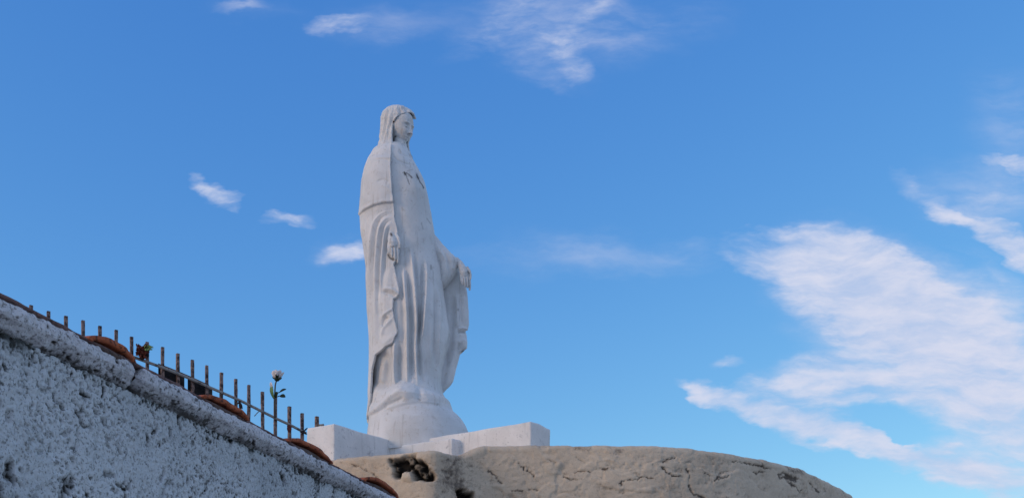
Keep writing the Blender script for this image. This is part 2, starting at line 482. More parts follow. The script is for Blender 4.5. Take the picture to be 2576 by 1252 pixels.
zt = HW - 0.105
def body_disp(Y, D, Z):
    s = Y * WL
    f = sstep(Z, 0.9, 1.3)
    big = fbm(s*3, Z*3, D*0+2, 1, 3)
    # thrown plaster: ridged lumps, pits
    a = fbm(s*30, Z*30, 0.3, 5, 4, 0.65)
    wx = s*40 + 1.5*fbm(s*11, Z*11, 1.0, 31, 2); wz = Z*40 + 1.5*fbm(s*11, Z*11, 4.0, 33, 2)
    rid = 1 - np.abs(fbm(wx, wz, 0.7, 9, 3)) * 2.2
    pit = sstep(fbm(s*42, Z*42, 3.0, 15, 2), 0.32, 0.55) * sstep(fbm(s*6, Z*6, 3.0, 16, 2), -0.25, 0.3)
    pit2 = sstep(fbm(s*90, Z*90, 3.0, 45, 2), 0.26, 0.5) * sstep(fbm(s*8, Z*8, 3.0, 46, 2), -0.4, 0.2)
    slit = sstep(fbm(s*34, Z*13, 8.0, 25, 2), 0.40, 0.58) * sstep(fbm(s*5, Z*5, 9.0, 26, 2), 0.0, 0.4)
    patch = sstep(fbm(s*3.1, Z*4.3, 5.0, 21, 3), 0.0, 0.42)
    fine = fbm(s*75, Z*75, 2.0, 27, 3)
    d = 0.008*big + 0.0048*a + 0.0010*rid*rid + 0.0036*fine - 0.008*pit - 0.015*slit - 0.007*pit2
    dirt_shade = np.clip(0.30*(-a) + 0.35*(-fine) + 0.55*pit2 + 0.50*pit + 0.55*slit + 0.28*patch*(rid < 0.45) + 0.10*patch, 0, 1)
    stain_shade = np.clip(0.45*sstep(pit, 0.5, 1) + 0.5*slit + 0.3*pit2, 0, 0.7)
    # mould band running along under the coping
    band = np.exp(-((Z - (zt + 0.012)) / 0.028)**2) * (0.75 + 0.5*fbm(s*7, Z*14, 2.0, 41, 3))
    drip = sstep(fbm(s*10, Z*1.6, 2.0, 43, 3), 0.15, 0.5) * sstep(Z, zt - 0.20, zt - 0.02) * 0.45
    dirt_shade = np.clip(dirt_shade + np.clip(band, 0, 1)*1.0 + drip, 0, 1)
    return d * f, dirt_shade * f, stain_shade * f
zs = np.concatenate([np.linspace(0, 1.45, 8)[:-1], np.linspace(1.45, zt, 270)])
prof = [(0.0, z) for z in zs] + [(-0.02, zt + 0.005), (-0.03, zt + 0.03)]
extrude_profile('wall', prof, Ys, M_WALL, body_disp, wall)
# far side and core of the wall
bm = bmesh.new()
q = [wall_pt(1.6, -0.04, 0), wall_pt(8.1, -0.04, 0), wall_pt(8.1, -0.32, 0), wall_pt(1.6, -0.32, 0)]
lo = [bm.verts.new(v) for v in q]; hi = [bm.verts.new((v[0], v[1], HW - 0.045)) for v in q]
bm.faces.new(lo); bm.faces.new(hi)
for i in range(4): bm.faces.new((lo[i], lo[(i+1) % 4], hi[(i+1) % 4], hi[i]))
bm_obj('wall_core', bm, M_WALL, wall)

Ybreak = 2.208 / (0.2409 - (330 - 1288) / FPX)
def coping(Ya, Yb, out, drop, seed, parent):
    n = int((Yb - Ya) / 0.0065)
    Yc = np.linspace(Ya, Yb, n)
    pr = []
    r0 = out
    kx = np.array([(-.014,-.106),(-.002,-.100),(.004,-.094),(.010,-.087),(.016,-.080),(.022,-.073),(.028,-.067),(.032,-.062),(.034,-.056),(.034,-.044),(.032,-.030),(.027,-.020),(.018,-.014),(.0,-.014)])
    tt = np.linspace(0, len(kx) - 1, 60)
    for a in tt:
        pr.append((np.interp(a, range(len(kx)), kx[:, 0]) * (r0/0.034), HW + np.interp(a, range(len(kx)), kx[:, 1]) * (1 + drop)))
    def dsp(Y, D, Z):
        s = Y * WL
        a = fbm(s*13, Z*13, D*13, seed, 4, 0.55)
        pit = sstep(fbm(s*58, Z*58, D*50, seed+5, 2), 0.30, 0.6)*sstep(fbm(s*9, Z*9, 1.0, seed+6, 2), -0.3, 0.2)
        und = 1 - sstep(Z, HW - 0.100, HW - 0.070)
        d = 0.008*a + 0.006*fbm(s*45, Z*45, D*45, seed+8, 3) - 0.009*pit + 0.006*fbm(s*2.0, 1.0, 1.0, seed+9, 2)
        # rounded, crumbled ends
        e = np.minimum(Y - Ya, Yb - Y)
        d = d - 0.03 * np.clip(1 - e/0.035, 0, 1)**2
        spk = sstep(fbm(s*75, Z*75, D*75, seed+21, 2), 0.22, 0.45)
        dirt_shade = np.clip(0.5*(-a) + 0.55*pit + 0.7*und*(0.8+0.9*a) + 0.40*spk + 0.15*sstep(fbm(s*6, Z*12, 3.0, seed+31, 3), 0.0, 0.35) + 0.2*sstep(fbm(s*5, Z*9, 2.0, seed+3, 3), 0.0, 0.4), 0, 1)
        return d, dirt_shade, 0.45*pit
    extrude_profile('coping', pr, Yc, M_COP, dsp, parent)
coping(1.6, Ybreak, 0.032, 0.0, 101, wall)
coping(Ybreak + 0.01, 8.1, 0.040, 0.08, 131, wall)

# thin clay tile course along the top
def strip_disp(Y, D, Z):
    s = Y * WL
    a = fbm(s*9, Z*20, D*20, 201, 3)
    gap = sstep(fbm(s*2.3, 0.5, 0.5, 207, 2), 0.25, 0.4)
    return 0.004*a, np.clip(0.4*a + 0.1, 0, 1), 0*a
prs = [(-0.26, HW - 0.022), (-0.26, HW - 0.006), (-0.24, HW + 0.0), (-0.05, HW + 0.0), (-0.005, HW), (0.010, HW - 0.003), (0.020, HW - 0.006), (0.024, HW - 0.009), (0.023, HW - 0.014), (0.018, HW - 0.017), (-0.05, HW - 0.018)]
prs = prs[::-1]
extrude_profile('tile_course', prs, np.linspace(1.6, 8.1, 900), M_EDGE, strip_disp, wall)

# barrel tiles laid across the wall
def barrel(px, wpx, parent, hh, seed):
    Yc = 2.208 / (0.2409 - (px - 1288) / FPX)
    half = 0.5 * (2.208 / (0.2409 - (px + wpx/2 - 1288) / FPX) - 2.208 / (0.2409 - (px - wpx/2 - 1288) / FPX))
    na, nd = 40, 30
    out, inn = [], []
    V = []
    ds = np.linspace(0.034, -0.34, nd)
    for thick in (0.0, 0.020):
        for d in ds:
            taper = 1 - 0.10 * (0.05 - d) / 0.39
            for k in range(na):
                a = math.pi * k / (na - 1)
                rr = half * taper - thick
                hz = hh * taper - thick
                n = 0.0025 * float(vnoise(a*4, d*30, thick, seed))
                V.append(wall_pt(Yc - math.cos(a) * rr, d + (0.006*float(vnoise(a*3, 0, 0, seed+3)) if d > 0.03 else 0), HW - 0.012 + math.sin(a) * (hz + n)))
    V = np.array(V)
    F = [tuple(f) for f in grid_faces(na, nd)]
    off = na * nd
    F += [tuple(reversed([i + off for i in f])) for f in F]
    for k in range(na - 1):                       # front and back rims
        F.append((k + 1, k, k + off, k + 1 + off))
        e = (nd - 1) * na
        F.append((e + k, e + k + 1, e + k + 1 + off, e + k + off))
    for j in range(nd - 1):
        F.append((j*na, (j+1)*na, (j+1)*na + off, j*na + off))
        F.append(((j+1)*na + na-1, j*na + na-1, j*na + na-1 + off, (j+1)*na + na-1 + off))
    t = mesh_obj('barrel_tile', V, F, M_TILE, parent)
    # mortar packed under the tile
    bm = bmesh.new()
    vs = ico(bm, (0, 0, 0), 1, 3)
    for v in vs:
        c = v.co.copy()
        k = 1 + 0.10 * float(vnoise(c.x*4, c.y*4, c.z*4, seed+7))
        v.co = Vector(wall_pt(Yc + c.x * (half - 0.018) * k, -0.008 + c.y * 0.04, HW - 0.020 + c.z * (hh - 0.018) * k))
    bm_obj('mortar', bm, M_MORT, t, True)
M_MORT = mat_terracotta('mortar_fill', (0.15, 0.10, 0.085), (0.07, 0.048, 0.04), (0.02, 0.015, 0.013))
for i, (px, wd, hh) in enumerate(((266, 118, 0.036), (553, 116, 0.036), (768, 112, 0.046), (949, 86, 0.052))):
    barrel(px, wd, wall, hh, 300 + i*11)

# ------------------------------------------------------------------ curved rendered parapet
PT = EYE + 1.75
plan = [(-3.4, 9.9), (-2.5, 9.15), (-2.0, 8.86), (-1.41, 8.56), (-1.05, 8.43), (-0.80, 8.34), (-0.66, 8.30), (-0.585, 8.315), (-0.53, 8.38), (-0.44, 8.47),
        (-0.33, 8.53), (-0.22, 8.565), (-0.10, 8.585), (0.15, 8.60), (0.5, 8.60), (0.9, 8.60), (1.3, 8.66), (1.75, 8.82), (2.12, 9.04), (2.61, 9.50), (3.05, 10.05), (3.45, 10.65), (3.75, 11.25), (3.95, 11.9), (4.0, 12.8)]
def catmull(pts, step):
    pts = [np.array(p, float) for p in pts]
    out = []
    for i in range(1, len(pts) - 2):
        p0, p1, p2, p3 = pts[i-1:i+3]
        n = max(2, int(np.linalg.norm(p2 - p1) / step))
        for k in range(n):
            t = k / n
            out.append(0.5*((2*p1) + (-p0+p2)*t + (2*p0-5*p1+4*p2-p3)*t*t + (-p0+3*p1-3*p2+p3)*t**3))
    out.append(pts[-2])
    return np.array(out)
pl = catmull([(x*.93, y*.93) for x, y in plan], 0.0085)
tg = np.gradient(pl, axis=0); tg /= np.linalg.norm(tg, axis=1)[:, None]
for _ in range(3):
    tg[1:-1] = (tg[:-2] + tg[1:-1]*2 + tg[2:]) / 4
pn = np.stack([tg[:, 1], -tg[:, 0]], 1)         # outward (towards the viewer)
sl_ = np.concatenate([[0], np.cumsum(np.linalg.norm(np.diff(pl, axis=0), axis=1))])
topz = PT + 0.093 * sstep(pl[:, 0], -0.42, -0.20)
topz = topz + 0.012 * fbm(sl_*1.3, 0, 0, 77, 2)
rr = 0.045
prof = [(0, -z) for z in list(np.linspace(3.48, 0.75, 7)[:-1]) + list(np.linspace(0.75, rr, 84))]
prof += [(-rr + rr*math.cos(a), -rr + rr*math.sin(a)) for a in np.linspace(0.15, math.pi/2, 10)]
prof += [(-d, 0.0 + 0.004) for d in np.linspace(0.08, 0.9, 26)]
prof = np.array(prof)
ptg = np.gradient(prof, axis=0); pnr = np.stack([ptg[:, 1], -ptg[:, 0]], 1); pnr /= np.linalg.norm(pnr, axis=1)[:, None]
ns, npf = len(pl), len(prof)
Sg = np.repeat(sl_[:, None], npf, 1)
base_d = np.repeat(prof[None, :, 0], ns, 0); base_z = topz[:, None] + prof[None, :, 1]
base_z = np.maximum(base_z, 0.0)
Xb = pl[:, None, 0] + pn[:, None, 0]*base_d; Yb_ = pl[:, None, 1] + pn[:, None, 1]*base_d
PX, PY = proj(np.stack([Xb, Yb_, base_z], -1))
Zg = base_z
big = fbm(Sg*1.6, Zg*1.6, 0, 61, 3)
med = fbm(Sg*7, Zg*9, 0, 62, 4)
fine = fbm(Sg*30, Zg*30, 0, 63, 3)
# flaking skim coat: warped cells with steps in height at their edges
fx = Sg*2.6 + 0.55*fbm(Sg*4, Zg*4, 0, 71, 3); fz = Zg*4.4 + 0.55*fbm(Sg*4, Zg*4, 5, 72, 3)
fl = vnoise(fx, fz, 0.4, 73)
flake = sstep(fl, 0.06, 0.10) + sstep(vnoise(fx*2.1+5, fz*2.1, 0.7, 74), 0.28, 0.32)*0.7
edge = np.exp(-((fl - 0.05)/0.03)**2)
on_main = sstep(PX, 1180, 1260)
lower = sstep(PY, 1135, 1165)
brk = fbm(Sg*9, Zg*34, 0, 64, 3)
spot = sstep(fbm(Sg*20, Zg*26, 0, 65, 3), 0.30, 0.45)
D_ = 0.010*big + 0.0055*med + 0.003*fine + 0.003*brk - 0.004*spot + 0.0060*flake*on_main*lower + 0.002*flake
dirt_shade = np.clip(0.22*(-med) + 0.16*spot*lower + 0.14*sstep(-brk, 0.1, 0.4) + 0.15*sstep(fbm(Sg*1.7, Zg*3, 0, 66, 3), 0.0, 0.4)*on_main + 0.26*edge*lower*(0.3+0.7*sstep(med, -0.2, 0.3)) + 0.14, 0, 1)
# named cracks and flakes
CR = [([(1665,1170),(1672,1186),(1690,1196),(1712,1199)], 2.6), ([(1668,1160),(1690,1152),(1700,1150)], 2.6), ([(1725,1180),(1732,1200),(1731,1225),(1735,1236),(1775,1250)], 2.4),
      ([(1795,1210),(1812,1202),(1832,1192)], 2.2), ([(1766,1190),(1788,1196)], 2.4), ([(1895,1187),(1925,1186)], 3.0), ([(1955,1190),(1962,1202),(1990,1203)], 4.0), ([(1960,1190),(2000,1205)], 5.0),
      ([(1985,1212),(2010,1235)], 2.2), ([(1380,1155),(1395,1162)], 3), ([(1300,1165),(1330,1185),(1345,1200)], 2), ([(1420,1205),(1460,1200)], 2), ([(1500,1180),(1530,1176)], 2),
      ([(1230,1180),(1262,1215)], 2.6), ([(1290,1235),(1350,1230)], 2.2), ([(1560,1215),(1600,1200),(1640,1205)], 1.8), ([(1840,1162),(1900,1168),(1940,1180)], 2.4), ([(2040,1215),(2056,1235)], 3),
      ([(1445,1150),(1470,1160)], 2.2), ([(1440,1185),(1490,1188)], 2.0), ([(880,1165),(935,1190),(975,1225)], 2.2)]
cr = 0
wobx = PX + 9*fbm(Sg*16, Zg*16, 0, 81, 4, .65); woby = PY + 9*fbm(Sg*16, Zg*16, 3, 82, 4, .65)
for pts, wd in CR:
    cr = np.maximum(cr, np.exp(-(seg_dist(wobx, woby, pts)/(wd*0.7))**2))
D_ = D_ - 0.010*cr
dirt_shade = np.clip(dirt_shade + 0.65*cr, 0, 1)
# shade of the hollow beside the corner, painted in as dark vertical streaks
hollow_shade = np.exp(-((PX - 1155)/55)**2) * (0.42 + 0.35*fbm(Sg*22, Zg*2.5, 0, 85, 3)) * sstep(PY, 1120, 1150)
dirt_shade = np.clip(dirt_shade + hollow_shade, 0, 1)
# mould creeping down from the rounded top edge
mould = sstep(fbm(Sg*6, Zg*10, 0, 86, 4), -0.05, 0.35) * np.exp(-((base_z - topz[:, None])/0.07)**2) * on_main
dirt_shade = np.clip(dirt_shade + 0.28*mould, 0, 1)
# broken-out holes showing the dark rubble core
wx_ = PX + 9*fbm(Sg*14, Zg*14, 0, 91, 3); wy_ = PY + 9*fbm(Sg*14, Zg*14, 3, 92, 3)
def inpoly(px, py, poly):
    c = np.zeros(px.shape, bool)
    n = len(poly)
    for i in range(n):
        x0, y0 = poly[i]; x1, y1 = poly[(i+1) % n]
        c ^= ((y0 > py) != (y1 > py)) & (px < (x1-x0)*(py-y0)/(y1-y0+1e-9)+x0)
    return c
holes = [[(980,1148),(1000,1152),(1014,1146),(1042,1142),(1045,1156),(1056,1158),(1068,1166),(1076,1178),(1094,1188),(1098,1202),(1086,1208),(1064,1204),(1046,1206),(1040,1192),(1026,1188),(1014,1190),(1006,1204),(992,1206),(990,1180)],
         [(1150,1236),(1164,1226),(1180,1234),(1194,1238),(1190,1252),(1160,1262),(1150,1256)]]
hole = np.zeros(PX.shape)
for poly in holes: hole = np.maximum(hole, inpoly(wx_, wy_, poly).astype(float))
for _ in range(1):
    hole[1:-1, 1:-1] = (hole[1:-1, 1:-1]*2 + hole[:-2, 1:-1] + hole[2:, 1:-1] + hole[1:-1, :-2] + hole[1:-1, 2:]) / 6
rub = fbm(Sg*26, Zg*26, 0, 93, 3)
D_ = D_ - hole*(0.085 - 0.05*sstep(rub, 0.0, 0.3))
stain_shade = np.clip(hole * (1.0 - 0.35*sstep(rub, 0.2, 0.4)) + 0.28*cr*lower, 0, 1)
lumpd = np.hypot((PX - 1030)/24, (PY - 1198)/14)          # loose stone bulging below the hole
D_ = D_ + 0.022*np.sqrt(np.clip(1 - lumpd, 0, 1))*(hole < 0.3)
D_ = D_ * sstep(Zg, 2.2, 2.7)
Xf = Xb + pn[:, None, 0]*pnr[None, :, 0]*D_; Yf = Yb_ + pn[:, None, 1]*pnr[None, :, 0]*D_; Zf = base_z + pnr[None, :, 1]*D_
parapet = thing('curved_parapet', 'tan weathered curved wall with a broken dark hole, below the white statue', 'wall', (0.5, 9.2, 0))
mesh_obj('wall', np.stack([Xf, Yf, Zf], -1).reshape(-1, 3), grid_faces(npf, ns), M_TAN, parapet, True, {'dirt_shade': dirt_shade.ravel(), 'stain_shade': stain_shade.ravel()})
# flat roof deck inside the parapet
bm = bmesh.new()
inner = [(p + (-n_)*0.85) for p, n_ in zip(pl[::30], pn[::30])]
deck = [(p[0], p[1]) for p in inner] + [(3.0, 14.0), (-3.0, 13.5)]
vv = [bm.verts.new((x, y, PT - 0.02)) for x, y in deck]
bm.faces.new(vv)
bm_obj('roof_deck', bm, M_TAN, parapet)

# ------------------------------------------------------------------ cross-shaped plinth
HT = EYE + 2.13; HB = EYE + 1.70
dB = np.array((0.831, -0.556)); dA = np.array((-0.556, -0.831))   # towards the two arm ends
PR = np.array((0.150, 8.37)); PL_ = np.array((-1.45, 8.43)); AW = 0.315
plinth = thing('statue_plinth', 'white painted cross-shaped plinth under the robed statue', 'plinth', (-0.82, 9.0, HB))
def bevel_box(name, corners, z0, z1, mat, parent, bev=0.012, seed=0):
    bm = bmesh.new()
    lo = [bm.verts.new((x, y, z0)) for x, y in corners]; hi = [bm.verts.new((x, y, z1)) for x, y in corners]
    bm.faces.new(lo); bm.faces.new(hi)
    n = len(corners)
    for i in range(n): bm.faces.new((lo[i], lo[(i+1) % n], hi[(i+1) % n], hi[i]))
    bmesh.ops.recalc_face_normals(bm, faces=bm.faces)
    bmesh.ops.bevel(bm, geom=list(bm.edges), offset=bev, segments=2, affect='EDGES', profile=0.6)
    bmesh.ops.subdivide_edges(bm, edges=[e for e in bm.edges if e.calc_length() > 0.08], cuts=10, use_grid_fill=True)
    for v in bm.verts:
        c = v.co
        k = float(fbm(c.x*5, c.y*5, c.z*5, 401+seed, 3)) * 0.012
        v.co += Vector((k, -k, k*0.8))
    return bm_obj(name, bm, mat, parent, True)
cR = [PR, PR - dA*AW, PR - dA*AW - dB*1.55, PR - dB*1.55]
bevel_box('plinth_arm', [tuple(c) for c in cR], HB, HT, M_PL, plinth, 0.014, 1)
cL = [PL_, PL_ - dA*1.6, PL_ - dA*1.6 - dB*AW, PL_ - dB*AW]
bevel_box('plinth_arm', [tuple(c) for c in cL], HB, HT - 0.003, M_PL, plinth, 0.014, 2)
bevel_box('plinth_core', [(-1.066, 9.004), (-0.504, 8.69), (-0.435, 8.775), (-0.24, 9.40), (-0.62, 9.95), (-1.30, 9.95)], HB - 0.002, EYE + 2.070, M_PL, plinth, 0.012, 3)

# ------------------------------------------------------------------ statue
YC = 9.35
XC = (1052 - 1288) / FPX * YC
statue = thing('statue', 'white stone statue of a veiled robed woman with lowered open hands', 'statue', (XC, YC, EYE + 2.02))

def interp_tab(tab, y):
    t = np.array(tab, float)
    return [np.interp(y, t[:, 0], t[:, k]) for k in range(1, t.shape[1])]
def smooth1(a, n):
    for _ in range(n):
        a[1:-1] = (a[:-2] + 2*a[1:-1] + a[2:]) / 4
    return a
def curve2(pts, k=5):
    if len(pts) < 3: return [tuple(map(float, p)) for p in pts]
    p = [np.array(q, float) for q in pts]
    p = [2*p[0]-p[1]] + p + [2*p[-1]-p[-2]]
    out = []
    for i in range(1, len(p)-2):
        a, b, c, d = p[i-1:i+3]
        for t in np.arange(k)/k:
            out.append(tuple(0.5*((2*b) + (c-a)*t + (2*a-5*b+4*c-d)*t*t + (3*b-3*c+d-a)*t**3)))
    out.append(tuple(p[-2]))
    return out
def apply_strokes(px, py, strokes, taper=0.22):
    """ridges (+) and grooves (-) carved along curves, dying away towards both ends"""
    h = np.zeros(px.size); fx, fy = px.ravel(), py.ravel()
    for pts, wd, amp in strokes:
        c = np.array(curve2(pts))
        L = np.concatenate([[0], np.cumsum(np.hypot(*np.diff(c, axis=0).T))]); L /= L[-1]
        m = (fx > c[:,0].min()-3*wd) & (fx < c[:,0].max()+3*wd) & (fy > c[:,1].min()-3*wd) & (fy < c[:,1].max()+3*wd)
        qx, qy = fx[m], fy[m]
        best = np.full(qx.shape, 1e9); bt = np.zeros(qx.shape)
        for k in range(len(c)-1):
            vx, vy = c[k+1]-c[k]
            t = np.clip(((qx-c[k,0])*vx + (qy-c[k,1])*vy)/(vx*vx+vy*vy+1e-9), 0, 1)
            d = np.hypot(qx-c[k,0]-t*vx, qy-c[k,1]-t*vy)
            b = d < best
            best = np.where(b, d, best); bt = np.where(b, L[k]+t*(L[k+1]-L[k]), bt)
        tp = sstep(bt, -0.02, taper)*sstep(1-bt, -0.02, taper) if taper else 1.0
        h[m] += amp*tp*np.exp(-(best/(wd*(0.55+0.45*tp)))**2)
    return h.reshape(px.shape)
def loft(name, tab, nlev, nring, Yc=YC, ratio=0.85, expo=2.0, inflate=0.0, strokes=(), dfun=None, keep=None, stains_and_shade=(), parent=statue, mat=None,
         sm=6, cap=True, thick=None, rough=0.004, rsc=9, front_only=True):
    """horizontal rings; tab rows: (row, left, right[, depth offset[, depth half-size in metres]])"""
    y0, y1 = tab[0][0], tab[-1][0]
    ys = np.linspace(y0, y1, nlev)
    cols = interp_tab(tab, ys)
    xl = smooth1(cols[0].copy(), sm); xr = smooth1(cols[1].copy(), sm)
    yo = smooth1(cols[2].copy(), sm) if len(cols) > 2 else np.zeros(nlev)
    a = (xr - xl) / 2 / FPX * YC + inflate
    bb = smooth1(cols[3].copy(), sm) + inflate if len(cols) > 3 else a * ratio
    Yk = Yc + yo
    xc = ((xl + xr)/2 - 1288) / FPX * Yk
    z = EYE + (HOR - ys) / FPX * Yk
    z = np.interp(np.arange(nlev), np.arange(nlev), z)
    ph = np.linspace(0, 2*math.pi, nring, endpoint=False)[None, :]
    c, s = np.cos(ph), np.sin(ph)
    k = (np.abs(c)**expo + np.abs(s)**expo) ** (-1/expo)
    X = xc[:, None] + a[:, None]*c*k; Yg = Yk[:, None] + bb[:, None]*s*k; Z = np.repeat(z[:, None], nring, 1)
    nx, ny = c / (a[:, None] + 1e-6), s / (bb[:, None] + 1e-6)
    l = np.hypot(nx, ny); nx, ny = nx/l, ny/l
    px, py = proj(np.stack([X, Yg, Z], -1))
    front = (s + 0*px) < 0.15
    h = apply_strokes(px, py, strokes) * sstep(-(s + 0*px), -0.25, 0.05) if strokes else np.zeros(px.shape)
    if dfun is not None: h = h + dfun(px, py, c + 0*px, s + 0*px)
    h = h + rough * fbm(X*rsc, Yg*rsc, Z*rsc, 501, 4)
    X = X + nx*h; Yg = Yg + ny*h
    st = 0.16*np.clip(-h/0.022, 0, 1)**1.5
    jx = px + 0.8*vnoise(px/4, py/4, 0, 881); jy = py + 0.8*vnoise(px/4, py/4, 5, 882)
    for pts, wd, amt in stains_and_shade:
        st = np.maximum(st, amt*np.exp(-(seg_dist(jx, jy, pts)/wd)**2) * front)
    V = np.stack([X, Yg, Z], -1).reshape(-1, 3)
    m = keep(px, py, c + 0*px, s + 0*px) if keep is not None else None
    F = grid_faces(nring, nlev, True, m)
    F = F[:, ::-1]
    at = {'stain_shade': st.ravel()}
    if m is not None: V, F, at = compact(V, F, at)
    Fl = [tuple(f) for f in F]
    if cap and m is None:
        Fl.append(tuple(range(nring))); Fl.append(tuple(reversed(range((nlev-1)*nring, nlev*nring))))
    o = mesh_obj(name, V, Fl, mat or M_ST, parent, True, at)
    if thick: solid(o, thick, -1)
    return o

# --- robe
ROBE = [(366,968,1016,.0,.07),(374,956,1022,.0,.12),(385,944,1030,0,.155),(400,937,1038,0,.185),(430,927,1053,0,.225),(460,921,1065,0,.245),(500,918,1077,0,.26),(540,916,1085,0,.265),(580,918,1092,0,.26),
        (620,921,1098,0,.255),(660,925,1104,0,.255),(700,928,1110,0,.26),(750,932,1117,0,.27),(800,935,1123,0,.28),(835,936,1128,0,.285),(870,936,1125,0,.28),(900,936,1116,0,.275),(930,936,1108,0,.27),
        (960,936,1107,0,.27),(985,935,1112,0,.28),(1005,932,1122,0,.29),(1030,930,1136,0,.31),(1060,930,1140,0,.33)]
R0 = [(993,850),(994,880),(992,921),(996,978)]
R1 = [(1013,660),(1016,685),(1020,740),(1024,800),(1024,880),(1025,972)]
R2 = [(1030,615),(1034,640),(1038,680),(1045,755),(1048,830),(1045,870),(1046,920),(1052,975)]
R3 = [(1072,650),(1071,700),(1069,750),(1065,810),(1060,850),(1056,880)]
R4 = [(1099,600),(1103,650),(1110,690),(1120,734),(1126,790),(1126,834),(1112,880),(1102,930),(1104,960),(1113,990)]
R5 = [(1100,720),(1105,760),(1104,820),(1102,870),(1102,925)]
def shift(p, dx): return [(x+dx, y) for x, y in p]
robe_str = [([(968,872),(958,920),(952,985)], 22, -.040), ([(984,384),(1000,402),(1022,412),(1042,416)], 2.2, -.006), ([(1000,380),(1014,390),(1032,396)], 2.0, -.005), ([(1030,430),(1050,500),(1055,580)], 8, .004), ([(1010,440),(1008,520),(1016,620)], 9, -.004),(R0, 4.2, .028), (shift(R0, 10), 6, -.024), (R1, 4.2, .036), (shift(R1, 9), 6.0, -.028), (shift(R1, -10), 6, -.012),
            (R2, 3.8, .034), (shift(R2, 9), 5.0, -.026), (R3, 4.2, .034), (shift(R3, -8), 5.5, -.030), (R4, 6, .010), (R5, 4, .022), (shift(R5, -9), 7, -.020),
            ([(1085,700),(1086,780),(1084,860),(1080,960)], 9, .012), ([(1056,880),(1060,930),(1066,970)], 4, -.012), ([(1036,620),(1022,640),(1012,690)], 6, -.010),
            ([(966,900),(958,935),(956,965)], 7, .020), ([(975,900),(972,950),(965,985)], 8, -.016), ([(1008,880),(1010,965)], 5, -.010)]
cracks = [([(1017.5,433.5),(1021,441),(1025,452),(1029,466)], 1.0, .7), ([(1020,434),(1027,439),(1034.5,448)], 1.3, .8), ([(1046.8,441),(1047.5,449),(1053,459),(1061.5,474)], 1.4, .9), ([(1017,433),(1020,440)], 2.2, 1.0),
          ([(1046,440),(1049,452)], 2.4, 1.0), ([(1075,550),(1083,562)], 1.6, .35), ([(1060,562),(1064,575)], 1.4, .3), ([(1084,668),(1085,676)], 2.4, .45), ([(1024,430),(1036,428)], 1.2, .3)]
def robe_d(px, py, c, s):
    f = sstep(py, 640, 760)
    gen = np.sin(np.arctan2(s, c)*13 + 1.2*np.sin(py/90)) * 0.012 * f * (s > 0.1)
    # breast and knee volumes
    v = 0.020*np.exp(-((px-1050)/26)**2 - ((py-470)/40)**2) + 0.014*np.exp(-((px-1035)/30)**2 - ((py-800)/70)**2)*0
    # folds spread towards the hem
    return gen + v
loft('robe', ROBE, 620, 420, strokes=robe_str, dfun=robe_d, stains_and_shade=cracks, rough=.0035, rsc=8)

# --- mantle on the near side, open at the front along a zigzag edge
MANT = [(385,938,1031,0,.16),(400,931,1039,0,.19),(430,920,1054,0,.23),(460,914,1066,0,.25),(500,910,1078,0,.27),(536,907,1086,0,.275),(580,909,1092,0,.275),(620,914,1099,0,.275),(660,918,1104,0,.275),(700,922,1109,0,.28),
        (750,927,1117,0,.29),(800,930,1123,0,.295),(850,931,1127,0,.295),(900,930,1116,0,.29),(960,930,1108,0,.29),(1000,928,1115,0,.29),(1045,926,1130,0,.30),(1062,927,1134,0,.29)]
EDGE = np.array([(380,984),(422,983),(478,987),(510,990),(556,994),(572,999),(605,1003),(637,1004),(650,1000),(665,992),(682,995),(732,1005),(741,1005),(751,990),(777,989),(798,992),(830,1000),(838,1000),(861,989),(870,972),(891,946),(929,939),(1000,934),(1042,927),(1070,925)], float)
def edge_x(py): return np.interp(py, EDGE[:, 0], EDGE[:, 1])
HEM = np.array([(900,548),(913,536),(924,528),(944,518),(963,513),(990,511),(1100,511)], float)
NECKL = np.array([(930,380),(950,378),(985,384),(1000,392),(1015,398),(1040,402)], float)
def mant_keep(px, py, c, s):
    jag = 0
    fr = (s < 0.0)
    keepf = (px < edge_x(py) + jag)
    # on the far side it wraps round the back and stops beside the far arm
    keepb = (s > 0.35) | (c < 0)
    return np.where(fr, keepf, keepb)
fold_g, fold_r = -.016, .017
mant_str = [([(948,404),(968,403),(986,408)], 2.4, -.007), ([(950,460),(966,455),(984,462)], 3, -.006), ([(960,470),(975,474),(986,490)], 4, .005), ([(930,440),(922,480),(920,520)], 7, .006),
  ([(988,530),(966,535),(946,552),(936,585),(931,650),(930,740),(934,850)], 3.4, fold_r*.9), ([(990,539),(969,543),(953,558),(943,595),(939,660),(938,740),(941,840)], 3.2, fold_g*1.1),
  ([(990,547),(973,550),(959,566),(951,602),(947,660),(946,740),(948,800)], 3.2, fold_r), ([(990,554),(976,558),(965,573),(958,608),(954,670),(952,760)], 3.0, fold_g*1.3),
  ([(990,562),(979,566),(970,582),(965,620),(961,680),(959,745)], 3.4, fold_r*1.1), ([(988,570),(980,576),(974,594),(971,640),(967,700)], 2.6, fold_g), ([(918,545),(917,600),(921,700),(926,860)], 3.2, -.012), ([(924,555),(922,620),(925,720),(930,880)], 2.8, .012),
  ([(962,726),(985,728),(1006,742)], 4.0, .014), ([(962,734),(985,739),(998,748)], 4.5, -.016), ([(960,760),(961,796)], 4, -.010),
  ([(990,777),(975,786),(961,797)], 3.4, .016), ([(978,796),(966,806),(963,824)], 6.0, -.030), ([(992,798),(978,812),(966,826),(960,850)], 4, .012), ([(1000,836),(985,850),(960,872)], 7, .012),
  ([(985,600),(985,640)], 10, -.030), ([(992,650),(978,700),(972,730)], 8, .008), ([(940,740),(944,800),(946,870)], 5, .010), ([(952,740),(954,820),(955,860)], 4.5, -.010), ([(938,870),(934,940),(930,1010)], 4, .010)]
